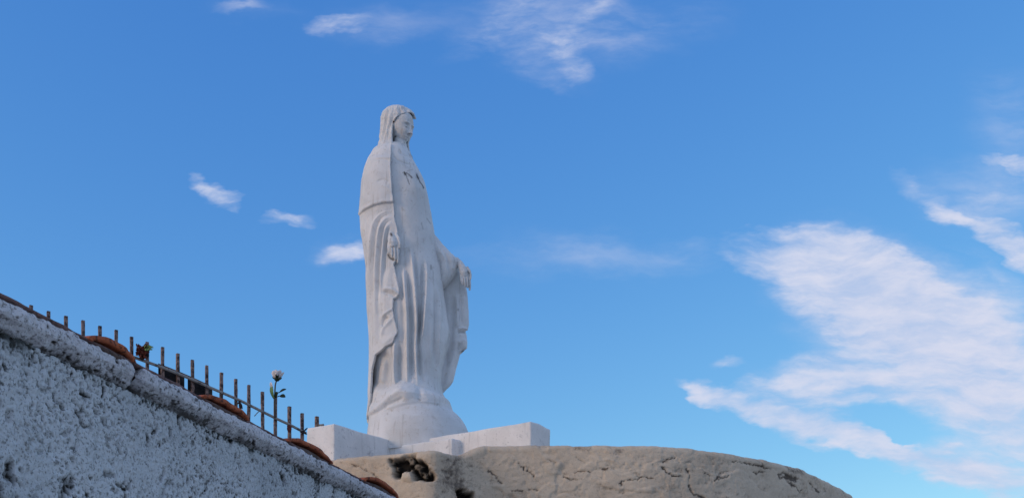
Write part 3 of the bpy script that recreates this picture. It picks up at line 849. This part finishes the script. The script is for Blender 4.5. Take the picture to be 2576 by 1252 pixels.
def mant_d(px, py, c, s):
    # the short shoulder cape lies on top and ends in a hem
    hem = np.interp(px, HEM[:, 0], HEM[:, 1])
    fr = s < 0.3
    cape = sstep(hem - py, -1.0, 1.5) * (0.017 - 0.010*sstep(-c, 0.75, 1.0))
    lip = 0.005*np.exp(-((hem - 4 - py)/4)**2)
    hem2 = 540
    capeb = sstep(hem2 - py, -1, 1.5) * (0.017 - 0.010*sstep(np.abs(c), 0.75, 1.0))
    ed = np.clip((edge_x(py) - px), 0, 50)
    roll = 0.006*np.exp(-(ed/4)**2)
    gen = 0.014*np.sin(np.arctan2(s, c)*15 + 0.8*np.sin(py/70)) * sstep(py, 560, 640) * (s > 0.25)
    top = sstep(py, 385, 402)
    return np.where(fr, cape + lip, capeb)*top + roll + gen + 0.006
mant_shade = [([(976,640),(982,650),(990,654)], 2.6, .85), ([(984,587),(987,591)], 3.0, 1.0)]  # shade under the near hand and in the cuff hollow, painted as dark strokes
loft('mantle', MANT, 620, 460, strokes=mant_str, dfun=mant_d, keep=mant_keep, stains_and_shade=mant_shade, thick=.022, rough=.005, rsc=9)

# --- far sleeve
SLV = [(586,1066,1090,.06,.05),(596,1062,1098,.06,.08),(606,1062,1107,.06,.10),(620,1064,1117,.05,.11),(634,1066,1130,.05,.115),(647,1070,1143,.04,.115),(656,1074,1154,.04,.11),(664,1078,1157,.04,.105),(672,1082,1153,.04,.10),
       (684,1088,1149,.04,.10),(696,1092,1143,.04,.095),(706,1098,1135,.04,.09),(715,1104,1127,.04,.075),(722,1109,1121,.04,.05),(726,1112,1117,.04,.02)]
slv_str = [([(1095,612),(1118,650),(1124,700)], 5, .012), ([(1088,620),(1104,660),(1112,710)], 6, -.012), ([(1110,610),(1135,650),(1140,690)], 5, .008), ([(1104,618),(1126,655),(1132,700)], 4, -.008)]
loft('sleeve', SLV, 150, 150, strokes=slv_str, sm=3, rough=.003)

# --- mantle hanging behind the far arm
HANG = [(640,1070,1140,.14,.03),(660,1074,1160,.14,.045),(690,1078,1168,.13,.055),(735,1082,1176,.13,.06),(780,1088,1179,.13,.06),(815,1090,1180,.13,.06),(826,1090,1178,.13,.058),(832,1090,1172,.13,.055),(845,1090,1175,.13,.055),(862,1090,1176,.13,.055),
        (874,1088,1174,.13,.05),(884,1086,1166,.13,.045),(890,1086,1158,.13,.045),(905,1084,1154,.13,.045),(930,1082,1147,.12,.045),(958,1080,1140,.12,.04),(968,1078,1134,.12,.04),(980,1076,1122,.12,.035),(990,1072,1113,.12,.03),(998,1070,1104,.12,.02)]
hang_str = [([(1148,735),(1150,790),(1150,826)], 6, .020), ([(1138,735),(1139,790),(1136,850),(1132,900)], 7, -.018), ([(1165,740),(1167,815)], 6, .016), ([(1157,740),(1158,820)], 4, -.010),
            ([(1150,829),(1163,826),(1178,830)], 3.2, .018), ([(1150,836),(1164,834),(1176,836)], 3.0, -.020), ([(1166,850),(1168,882)], 6, .020), ([(1156,860),(1154,880)], 4, -.016), ([(1148,880),(1140,905),(1130,925)], 6, .014), ([(1128,870),(1122,930),(1112,980)], 7, -.014)]
loft('hanging_mantle', HANG, 420, 260, strokes=hang_str, sm=2, expo=2.6, rough=.004, stains_and_shade=[([(1163,884),(1170,881)], 2.2, .8), ([(1152,778),(1152,781)], 2.0, .5)])

# --- neck
loft('neck', [(335,990,1022,-.005,.06),(352,990,1021,-.005,.058),(370,988,1024,-.005,.062),(384,978,1030,-.005,.085),(396,968,1038,-.01,.12)], 60, 80, strokes=[([(1014,352),(1012,375),(1016,392)], 2.4, .008), ([(1018,352),(1017,390)], 2.6, -.010)], sm=2, rough=.002)

# --- head with carved face
hyaw = R(58); hp = R(15)
fwd = Vector((math.sin(hyaw)*math.cos(hp), -math.cos(hyaw)*math.cos(hp), -math.sin(hp)))
sid = Vector((-math.cos(hyaw), -math.sin(hyaw), 0))
upv = sid.cross(fwd); upv = upv if upv.z > 0 else -upv
hc = Vector(P(1008.0, 321.5, YC - 0.014))
nu, nv = 220, 200
th = np.linspace(0.02, math.pi - 0.02, nv)[:, None]; ph = np.linspace(0, 2*math.pi, nu, endpoint=False)[None, :]
df = np.sin(th)*np.cos(ph); ds = np.sin(th)*np.sin(ph); du = np.cos(th) + 0*ph
Ff = df*0.108; Ss = ds*0.092; Uu = du*0.136
jaw = 1 - 0.34*np.clip(-du, 0, 1)**1.6
Ss = Ss*jaw
Ff = np.where(df > 0, Ff*(1 - 0.06*np.clip(-du, 0, 1)**2) + 0.012*np.clip(-du, 0, 1)*(df > 0)*df, Ff)
# flatten the front of the face slightly
Ff = np.where(df > 0, np.minimum(Ff, 0.092 + 0.3*(Ff - 0.092)), Ff)
def G(s0, u0, ws, wu): return np.exp(-((Ss - s0)/ws)**2 - ((Uu - u0)/wu)**2)
hgt = np.zeros(Ff.shape)
nose_t = np.clip((0.018 - Uu)/0.066, 0, 1)
hgt += (0.008 + 0.030*nose_t) * np.exp(-(Ss/(0.009+0.008*nose_t))**2) * sstep(Uu, -0.060, -0.046) * sstep(0.026 - Uu, 0, 0.02)
for sg in (-1, 1):
    hgt += -0.016*G(sg*0.034, 0.002, 0.020, 0.014)          # socket
    hgt += 0.013*G(sg*0.035, -0.003, 0.014, 0.0085)         # closed lid
    hgt += -0.006*G(sg*0.035, -0.013, 0.016, 0.003)         # lash line
    hgt += 0.009*G(sg*0.036, 0.024, 0.024, 0.006)           # brow
    hgt += 0.008*G(sg*0.045, -0.040, 0.020, 0.022)          # cheek
    hgt += 0.007*G(sg*0.013, -0.046, 0.006, 0.007)          # nostril wing
hgt += 0.010*G(0, -0.074, 0.020, 0.0055) + 0.011*G(0, -0.087, 0.016, 0.006) - 0.008*G(0, -0.0805, 0.022, 0.0028) - 0.007*G(0, -0.100, 0.02, 0.007) + 0.016*G(0, -0.118, 0.022, 0.014)
Ff2 = Ff + hgt*sstep(df, 0.1, 0.45)
HK = 1.12
HV = (np.array(hc)[None, None] + HK*(Ff2[..., None]*np.array(fwd) + Ss[..., None]*np.array(sid) + Uu[..., None]*np.array(upv)))
HV = HV + 0.0015*fbm(HV[..., 0]*40, HV[..., 1]*40, HV[..., 2]*40, 601, 3)[..., None]
hpx, hpy = proj(HV)
st = 0.7*np.exp(-(np.hypot(Ss - 0.010, Uu + 0.052)/0.0060)**2)*(df > 0)  # shade of nostril, chin underside and lid crease painted into the colour
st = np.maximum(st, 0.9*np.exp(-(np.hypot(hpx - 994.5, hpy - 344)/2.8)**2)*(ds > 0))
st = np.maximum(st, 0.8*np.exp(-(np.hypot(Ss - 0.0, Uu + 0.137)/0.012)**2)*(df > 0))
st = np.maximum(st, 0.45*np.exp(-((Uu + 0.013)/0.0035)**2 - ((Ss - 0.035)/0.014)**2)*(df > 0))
F = [tuple(f[::-1]) for f in grid_faces(nu, nv, True)] + [tuple(range(nu))[::-1], tuple(range((nv-1)*nu, nv*nu))]
mesh_obj('head', HV.reshape(-1, 3), F, M_ST, statue, True, {'stain_shade': st.ravel()})

# --- veil
VEIL = [(271,990,1010,.01,.015),(273,982,1018,.01,.05),(276,973,1027,.01,.082),(280,967,1033,.01,.100),(286,962,1039,.01,.114),(294,959,1043,.01,.124),(305,957,1044,.01,.131),(322,957,1041,.015,.133),(340,956,1031,.02,.13),(356,954,1028,.02,.128),(368,951,1029,.02,.132),(378,946,1032,.015,.145),(384,942,1035,.01,.155)]
TOPE = np.array([(980,312),(988,307),(995,299),(1003,292),(1012,286),(1024,283.5),(1036,285),(1046,292),(1060,300)], float)
def veil_keep(px, py, c, s):
    jag = 1.0*vnoise(px/5, py/5, 0, 701)
    te = np.interp(px, TOPE[:, 0], TOPE[:, 1])
    opening = (px > 988 + jag*0.7) & (py > te + jag) & (s < 0.0)
    far = (s >= 0.0) & (c > 0) & (((s < 0.93) & (py > 299 + jag) & (py < 346)) | ((s < 0.30) & (py >= 346)))
    seam = (py > 377 + jag) & (s < 0.2) & (px > 945)
    return ~(opening | far)
def veil_d(px, py, c, s):
    a = np.arctan2(s, c)
    te = np.interp(px, TOPE[:, 0], TOPE[:, 1])
    near = np.exp(-(np.clip(te - py, 0, 99)/5)**2)*(px > 990)
    return 0.0045*np.sin(a*16 + py/22)*sstep(py, 268, 285)*sstep(375 - py, 0, 60) + 0.006*near + 0.005*fbm(px/7, py/14, 0, 705, 3)
veil_str = [([(1000,265),(994,280),(990,292)], 3, .007), ([(1018,264),(1020,276),(1024,282)], 2.6, -.007), ([(1008,264),(1010,276),(1014,284)], 2.4, .006), ([(975,285),(968,320),(965,372)], 4, -.005), ([(984,310),(985,372)], 3.0, .006), ([(976,300),(977,368)], 2.5, -.004), ([(1030,268),(1034,282)], 2, .005)]
loft('veil', VEIL, 300, 380, strokes=veil_str, dfun=veil_d, keep=veil_keep, sm=3, thick=.016, rough=.005, rsc=26,
     stains_and_shade=[([(974,376.5),(985,377)], 1.3, .8), ([(950,376),(966,376)], 1.0, .4)])
# shade in the open gap between veil and brow, put in as a dark tube
def gap_shade_curve():
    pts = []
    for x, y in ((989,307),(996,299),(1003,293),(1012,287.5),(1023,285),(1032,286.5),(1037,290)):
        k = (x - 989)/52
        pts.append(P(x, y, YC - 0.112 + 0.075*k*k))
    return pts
bm = bmesh.new(); tube(bm, gap_shade_curve(), 0.0055, 8)
bm_obj('hood_gap_shade', bm, M_DARK, statue, True)

hand_shade = [([(983.5,588),(985,591)], 3.0, .97), ([(1176,683),(1181,687)], 1.8, .6), ([(1164,719),(1171,726),(1177,725)], 1.6, .5), ([(982,600),(981,612)], 1.6, .35),  # shaded hollows, fingertip undersides and finger gaps painted as dark strokes
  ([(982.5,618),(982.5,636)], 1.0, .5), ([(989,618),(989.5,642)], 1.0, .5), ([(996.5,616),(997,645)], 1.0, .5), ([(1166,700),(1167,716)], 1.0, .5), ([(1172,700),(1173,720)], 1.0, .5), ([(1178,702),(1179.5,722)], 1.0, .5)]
# --- hands (palm, four fingers and thumb fused to one surface)
def fused(name, parts, parent, voxel=0.004, sm=3, off=(0, 0, 0)):
    bm = bmesh.new()
    for kind, *a in parts:
        if kind == 't': tube(bm, a[0], a[1], 12)
        else:
            ico(bm, (0, 0, 0), 1, 3)
            vs = bm.verts[:][-642:] if False else None
    me = bpy.data.meshes.new(name); bmesh.ops.recalc_face_normals(bm, faces=bm.faces); bm.to_mesh(me); bm.free()
    o = bpy.data.objects.new(name, me); C.objects.link(o)
    r = o.modifiers.new('r', 'REMESH'); r.mode = 'VOXEL'; r.voxel_size = voxel; r.use_smooth_shade = True
    s_ = o.modifiers.new('s', 'SMOOTH'); s_.iterations = 1; s_.factor = 0.5
    dg = bpy.context.evaluated_depsgraph_get()
    me2 = bpy.data.meshes.new_from_object(o.evaluated_get(dg))
    bpy.data.objects.remove(o)
    me2.polygons.foreach_set('use_smooth', [True]*len(me2.polygons))
    me2.materials.clear(); me2.materials.append(M_ST)
    me2.name = name
    vc = np.array([v.co[:] for v in me2.vertices])
    vx, vy = proj(vc)
    sa = np.zeros(len(vc))
    for pts, wd, amt in hand_shade: sa = np.maximum(sa, amt*np.exp(-(seg_dist(vx, vy, pts)/wd)**2))
    at = me2.attributes.new('stain_shade', 'FLOAT', 'POINT'); at.data.foreach_set('value', sa.astype(np.float32))
    o2 = bpy.data.objects.new(name, me2)
    o2.parent = parent; o2.matrix_parent_inverse = Matrix.Translation(-parent.location)
    C.objects.link(o2)
    return o2
def ch(pts, Y0):      # chain of points: (column, row, depth offset)
    return [tuple(P(x, y, Y0 + d)) for x, y, d in pts]
YN = YC - 0.285
near = [
 ('t', ch([(984,578,.07),(985,588,.03),(986,600,-.002),(988,612,-.010),(989,622,-.006)], YN), [.026,.028,.038,.042,.036]),
 ('t', ch([(995,590,.02),(996,602,-.004),(997,616,-.004),(996,626,.0)], YN), [.020,.024,.026,.022]),
 ('t', ch([(979,610,-.006),(978,624,-.014),(979.5,634,-.010),(981,640,.0)], YN), [.0145,.0140,.0125,.009]),
 ('t', ch([(985.5,614,-.012),(985,630,-.022),(986,641,-.018),(987,648,-.006)], YN), [.0145,.0140,.0125,.009]),
 ('t', ch([(992.5,614,-.010),(992.5,632,-.020),(993.5,646,-.016),(994.5,653,-.006)], YN), [.0145,.0140,.0125,.009]),
 ('t', ch([(999.5,612,-.004),(1000,630,-.012),(1001,648,-.008),(1000.5,662,.004)], YN), [.0145,.0135,.0115,.008]),
 ('t', ch([(996,588,.0),(1003,600,-.016),(1006,613,-.020),(1005,624,-.018)], YN), [.015,.014,.012,.009]),
]
h1 = fused('hand', near, statue, 0.0035)
far_ = [
 ('t', ch([(1146,652,.02),(1157,663,.01),(1163,675,0),(1167,688,-.006),(1168,697,-.006)], YC), [.026,.029,.035,.040,.030]),
 ('t', ch([(1174,676,.02),(1177,692,.012)], YC), [.018,.020]),
 ('t', ch([(1160,692,-.012),(1162,706,-.022),(1163,712,-.020),(1164.5,717,-.014)], YC), [.0140,.0135,.0120,.009]),
 ('t', ch([(1167,694,-.018),(1169,710,-.028),(1170,716,-.024),(1171,722,-.018)], YC), [.0140,.0135,.0120,.009]),
 ('t', ch([(1173.5,694,-.010),(1175.5,709,-.018),(1176,718,-.016),(1176.5,724,-.010)], YC), [.0135,.0130,.0115,.009]),
 ('t', ch([(1179,690,.006),(1181,706,.004),(1182,720,.006),(1181.5,730,.010)], YC), [.0135,.0130,.0115,.009]),
 ('t', ch([(1174,672,.0),(1181,681,-.008),(1184,692,-.010),(1184,702,-.008)], YC), [.014,.0125,.010,.007]),
]
h2 = fused('hand', far_, statue, 0.0035)

# --- mound under the hem
MD = [(962,1000,1046,-.13,.10),(972,985,1056,-.12,.14),(985,965,1078,-.10,.19),(1000,948,1112,-.06,.26),(1012,940,1128,-.03,.31),(1030,932,1137,0,.34),(1038,930,1142,0,.345),(1047,929,1153,0,.36),(1058,928,1163,0,.37),(1072,927,1172,0,.395),(1088,925,1179,0,.41),(1105,924,1182,0,.42),(1150,923,1183,0,.42)]
def md(px, py, c, s):
    line = 1014 + 16*np.abs((px - 1055)/80)**1.6       # where rough hem meets the smooth dome
    up = sstep(line - py, -3, 6)
    lump = 0.030*np.exp(-((px - 1018)/24)**2 - ((py - 985)/22)**2) - 0.020*np.exp(-((px - 1054)/7)**2 - ((py - 990)/16)**2) + 0.018*np.exp(-((px - 1100)/24)**2 - ((py - 1003)/14)**2)
    lump += -0.018*np.exp(-(seg_dist(px, py, [(935,1050),(975,1018),(1010,1004)])/5)**2) + 0.014*np.exp(-(seg_dist(px, py, [(938,1036),(975,1004),(1010,980)])/6)**2)
    return (0.005*fbm(px/16, py/16, 0, 801, 3) + lump)*up + 0.010*up
loft('mound', MD, 260, 300, dfun=md, sm=5, rough=.003, rsc=6, stains_and_shade=[([(1052,1003),(1056,1006)], 2.2, .4), ([(1098,1016),(1099,1018)], 2, .35)])

# ------------------------------------------------------------------ picket fence behind the wall
def fY(px): return 6.0 + (px - 78) / 719 * 1.3
PK = [(78,768),(122,783),(166,795),(209,806),(251,820),(292,830),(331,847),(370,860),(409,873),(447,889),(484,905),(520,919),(557,937),(593,953),(626,968),(660,985),(693,994),(728,1022),(760,1039),(797,1047)]
fence = thing('picket_fence', 'rusty metal picket fence behind the tiled wall top', 'fence', tuple(P(450, 1000, fY(450)))[:2] + (2.62,))
for i, (x, y) in enumerate(PK):
    Y = fY(x)
    p = P(x, y, Y)
    bm = bmesh.new()
    lean = random.uniform(-0.006, 0.010)
    rad = 0.0098 if x < 700 else 0.0105
    if x == 797: Y = 9.9; p = P(x, y, Y); rad = 0.016
    r0 = bmesh.ops.create_cube(bm, size=1)
    L = p[2] - 2.66
    for v in r0['verts']:
        zt_ = v.co.z + 0.5
        v.co = Vector((p[0] + v.co.x*rad*1.85 + (zt_-1)*L*(-lean), p[1] + v.co.y*rad*1.85, 2.66 + zt_*L))
    bmesh.ops.rotate(bm, verts=bm.verts, cent=(p[0], p[1], 0), matrix=Matrix.Rotation(R(38 + random.uniform(-6, 6)), 3, 'Z'))
    bmesh.ops.subdivide_edges(bm, edges=[e for e in bm.edges if e.calc_length() > 0.2], cuts=24)
    for v in bm.verts:
        v.co += Vector((random.uniform(-1, 1), random.uniform(-1, 1), 0)) * 0.0009
    bm_obj('picket', bm, M_BAR, fence)
RL = [(300,888),(340,899),(376,912),(409,924),(454,941.5),(486,955),(526,973),(560,987.5),(604,1006.5),(659,1034),(695,1052),(728,1067),(770,1089)]
bm = bmesh.new(); tube(bm, [P(x, y, fY(x) - 0.022) for x, y in RL], 0.0098, 8)
bm_obj('rail', bm, M_RAIL, fence, True)
bm = bmesh.new(); tube(bm, [P(x, y - 5.5 + (x-395)*0.01, fY(x) + 0.02) for x, y in RL[3:7]], 0.004, 6)
bm_obj('rail', bm, M_BAR, fence, True)
bm = bmesh.new(); tube(bm, [P(x, y + 95, fY(x)) for x, y in RL], 0.009, 6)
bm_obj('rail', bm, M_RAIL, fence, True)
bm = bmesh.new(); tube(bm, [P(798, 1068, 9.9), P(806, 1068.5, 9.9), P(815, 1067.5, 9.9)], 0.010, 6)
bm_obj('rail', bm, M_RAIL, fence, True)
for pts in ([(398,913),(454,939),(454,975),(398,950)], [(472,950),(525,974),(525,1010),(472,1002)]):
    bm = bmesh.new()
    f_ = [bm.verts.new(P(x, y, fY(x) + 0.03)) for x, y in pts]
    b_ = [bm.verts.new(Vector(P(x, y, fY(x) + 0.03)) + Vector((0.01, 0.05, 0))) for x, y in pts]
    bm.faces.new(f_); bm.faces.new(b_)
    for i in range(4): bm.faces.new((f_[i], f_[(i+1) % 4], b_[(i+1) % 4], b_[i]))
    bm_obj('metal_plate', bm, M_PLATE, fence)
# terrace the fence stands on
bm = bmesh.new()
q = [wall_pt(1.6, -0.36, 0), wall_pt(8.1, -0.36, 0), np.array((-1.6, 9.6, 0)), np.array((-7, 9.6, 0)), np.array((-7, 1.5, 0))]
lo = [bm.verts.new((v[0], v[1], 0.0)) for v in q]; hi = [bm.verts.new((v[0], v[1], 2.62)) for v in q]
bm.faces.new(hi)
for i in range(5): bm.faces.new((lo[i], lo[(i+1) % 5], hi[(i+1) % 5], hi[i]))
tr = bm_obj('terrace', bm, M_GROUND); tr['kind'] = 'structure'

# ------------------------------------------------------------------ white rose tied to a picket
def leaf_mesh(bm, base, tip, wid, nrm, cup=0.25, n=8):
    base, tip, nrm = Vector(base), Vector(tip), Vector(nrm).normalized()
    ax = tip - base; sd = ax.normalized().cross(nrm).normalized()
    rows = []
    for i in range(n + 1):
        t = i / n
        w_ = wid * math.sin(math.pi * min(1, t*0.92 + 0.05)) ** 0.8
        c = base + ax*t + nrm*(ax.length*0.12*math.sin(math.pi*t))
        rows.append([bm.verts.new(c + sd*w_*k + nrm*(cup*w_*abs(k))) for k in (-1, -.5, 0, .5, 1)])
    for a, b in zip(rows[:-1], rows[1:]):
        for k in range(4): bm.faces.new((a[k], a[k+1], b[k+1], b[k]))
RY = fY(693) - 0.045
rose = thing('rose', 'white rose on a long stem tied upright to a fence picket', 'flower', tuple(P(693, 1050, RY)))
bm = bmesh.new(); tube(bm, [P(692, 1050, RY), P(690.5, 1010, RY), P(691.5, 985, RY), P(692.5, 968, RY), P(696, 954, RY)], [.006, .006, .005, .005, .005], 8)
bm_obj('stem', bm, M_STEM, rose, True)
rc = Vector(P(697, 952, RY)); up = Vector((0.10, -0.05, 1)).normalized()
px_m = RY / FPX
bm = bmesh.new()
for ring, (n, rad, hgt_, wd) in enumerate(((6, 14.0, 17, 9.5), (5, 10.0, 20, 8.5), (4, 5.5, 20, 6.5))):
    for k in range(n):
        a = 2*math.pi*k/n + ring*0.6
        o_ = Vector((math.cos(a), math.sin(a), 0))
        b_ = rc + o_*2*px_m
        rows = []
        for i in range(7):
            t = i/6
            r_ = rad*(math.sin(t*math.pi*0.5)**0.7) + (2.5 if ring == 0 else 0.5)*t**4
            c_ = rc + o_*(r_*px_m) + up*(hgt_*t*px_m*(1 if ring else 0.95))
            tangent = Vector((-o_.y, o_.x, 0))
            ww = wd*px_m*math.sin(math.pi*min(0.86, 0.15 + t*0.75))
            rows.append([bm.verts.new(c_ + tangent*ww*q_ - o_*(abs(q_)**2*ww*0.35) - up*(abs(q_)*1.0*px_m*t)) for q_ in (-1, -.5, 0, .5, 1)])
        for r1, r2 in zip(rows[:-1], rows[1:]):
            for q_ in range(4): bm.faces.new((r1[q_], r1[q_+1], r2[q_+1], r2[q_]))
o_ = bm_obj('blossom', bm, M_PETAL, rose, True); solid(o_, 0.0015, 0)
bm = bmesh.new()
for k in range(5):
    a = 2*math.pi*k/5 - 1.4
    o_ = Vector((math.cos(a), math.sin(a), 0))
    leaf_mesh(bm, rc - up*2*px_m + o_*2*px_m, rc + up*(11 if k == 0 else 3)*px_m + o_*(11.5)*px_m, 4.2*px_m, o_)
ico(bm, rc - up*1.5*px_m, 6.0*px_m, 2, (1.1, 1.1, 0.8))
o_ = bm_obj('sepals', bm, M_LEAF, rose, True); solid(o_, 0.002, 0)
for a, b, wd, m_ in (((703,986),(720,978),3.2,M_LEAF), ((704,995),(718,998),5.6,M_LEAF), ((691,1000),(698,985),5.0,M_LEAF)):
    bm = bmesh.new(); leaf_mesh(bm, P(a[0], a[1], RY), P(b[0], b[1], RY - .02), wd*px_m, (0.1, -1, 0.35))
    tube(bm, [P(692, a[1] + 4, RY), P(a[0], a[1], RY)], 0.0025, 5)
    o_ = bm_obj('leaf', bm, m_, rose, True); solid(o_, 0.002, 0)
bud = []
bm = bmesh.new()
leaf_mesh(bm, P(689, 1003, RY), P(683, 968, RY - .01), 4.6*px_m, (-0.3, -1, 0.2), 0.5)
o_ = bm_obj('leaf', bm, M_GREEN, rose, True); solid(o_, 0.002, 0)
bm = bmesh.new()
leaf_mesh(bm, P(687, 982, RY), P(681.5, 960, RY - .02), 3.8*px_m, (-0.3, -1, 0.2), 0.5)
o_ = bm_obj('petal', bm, M_PETAL, rose, True); solid(o_, 0.002, 0)

# ------------------------------------------------------------------ withered bouquet
BY = fY(360) - 0.06
bq = thing('dried_bouquet', 'dark red withered flower bunch with a pale green tuft, tied to the fence', 'flowers', tuple(P(362, 900, BY)))
pm = BY / FPX
random.seed(3)
bm = bmesh.new()
for k in range(150):
    x = random.uniform(343, 373); y = random.uniform(868, 899)
    if x < 352 and y > 893: continue
    if x > 366 and y > 890: x -= 6
    c = Vector(P(x, y, BY + random.uniform(-.05, .05)))
    d = Vector((random.uniform(-1, 1), random.uniform(-1, 1), random.uniform(-1, 1))).normalized()
    leaf_mesh(bm, c - d*4*pm, c + d*4.5*pm, random.uniform(2.5, 4.2)*pm, (random.uniform(-1, 1), random.uniform(-1, 1), random.uniform(-1, 1)), 0.7, 5)
o_ = bm_obj('petals', bm, M_DRY, bq, True); solid(o_, 0.0015, 0)
bm = bmesh.new()
for k in range(34):
    x = random.uniform(354, 373); y = random.uniform(878, 902)
    if x > 368: y -= 8
    ico(bm, P(x, y, BY + .02 + random.uniform(-.03, .02)), 5.0*pm, 1, (1, 1, 1), 0, 0.25)
bm_obj('wrapping', bm, M_DARK, bq, True)
bm = bmesh.new()
for k in range(26):
    b_ = Vector(P(368 + random.uniform(-5, 3), 876 + random.uniform(-3, 5), BY - .03))
    e_ = Vector(P(375 + random.uniform(-10, 12), 873 + random.uniform(-7, 9), BY - .05 + random.uniform(-.03, .03)))
    leaf_mesh(bm, b_, e_, random.uniform(1.0, 2.2)*pm, (random.uniform(-1, 1), -1, random.uniform(-.5, 1)), 0.3, 4)
o_ = bm_obj('green_tuft', bm, M_GREEN, bq, True); solid(o_, 0.001, 0)

# ------------------------------------------------------------------ ties on the rail
def knot(label, cx, cy, tails, mat, seed, sz=4.0, group='dark ties knotted on the fence rail'):
    random.seed(seed)
    Y = fY(cx) - 0.035; k_ = Y / FPX
    bm = bmesh.new()
    for i in range(6):
        ico(bm, P(cx + random.uniform(-2.5, 2.5), cy + random.uniform(-2.5, 2.5), Y + random.uniform(-.01, .01)), sz*0.62*k_, 2, (1.1, 0.9, 0.9), 0, 0.12)
    for t_ in tails:
        leaf_mesh(bm, P(cx, cy, Y), P(t_[0], t_[1], Y - 0.01), t_[2]*k_, (0.2, -1, 0.1), 0.4, 6)
    o = bm_obj('ribbon_knot', bm, mat, None, True); solid(o, 0.002, 0)
    o['label'] = label; o['category'] = 'ribbon'; o['group'] = group
knot('grey knot with a hanging black ribbon tail, on the rail left of the rose', 603, 1010, [(606,1036,3.2),(610,1028,2.6),(598,1016,2)], M_DARK, 11, 3.6)
knot('dark reddish withered bundle hanging from the rail, right of the rose', 728, 1072, [(727,1087,5.5),(731,1085,4),(722,1078,2.4)], M_DRY, 12, 5.0)
knot('small dark knot with a loose end at the lower end of the rail', 763, 1086, [(774,1075,1.8),(772,1092,2.6),(754,1086,2.0)], M_DARK, 13, 3.8)
bm = bmesh.new(); tube(bm, [P(640, 1046, fY(640)), P(648, 1037, fY(648) - .02), P(657, 1030, fY(657) - .03)], 0.003, 5)
wi = bm_obj('wire', bm, M_RAIL, None, True); wi['label'] = 'thin grey wire end slanting below the fence rail, left of the rose'; wi['category'] = 'wire'
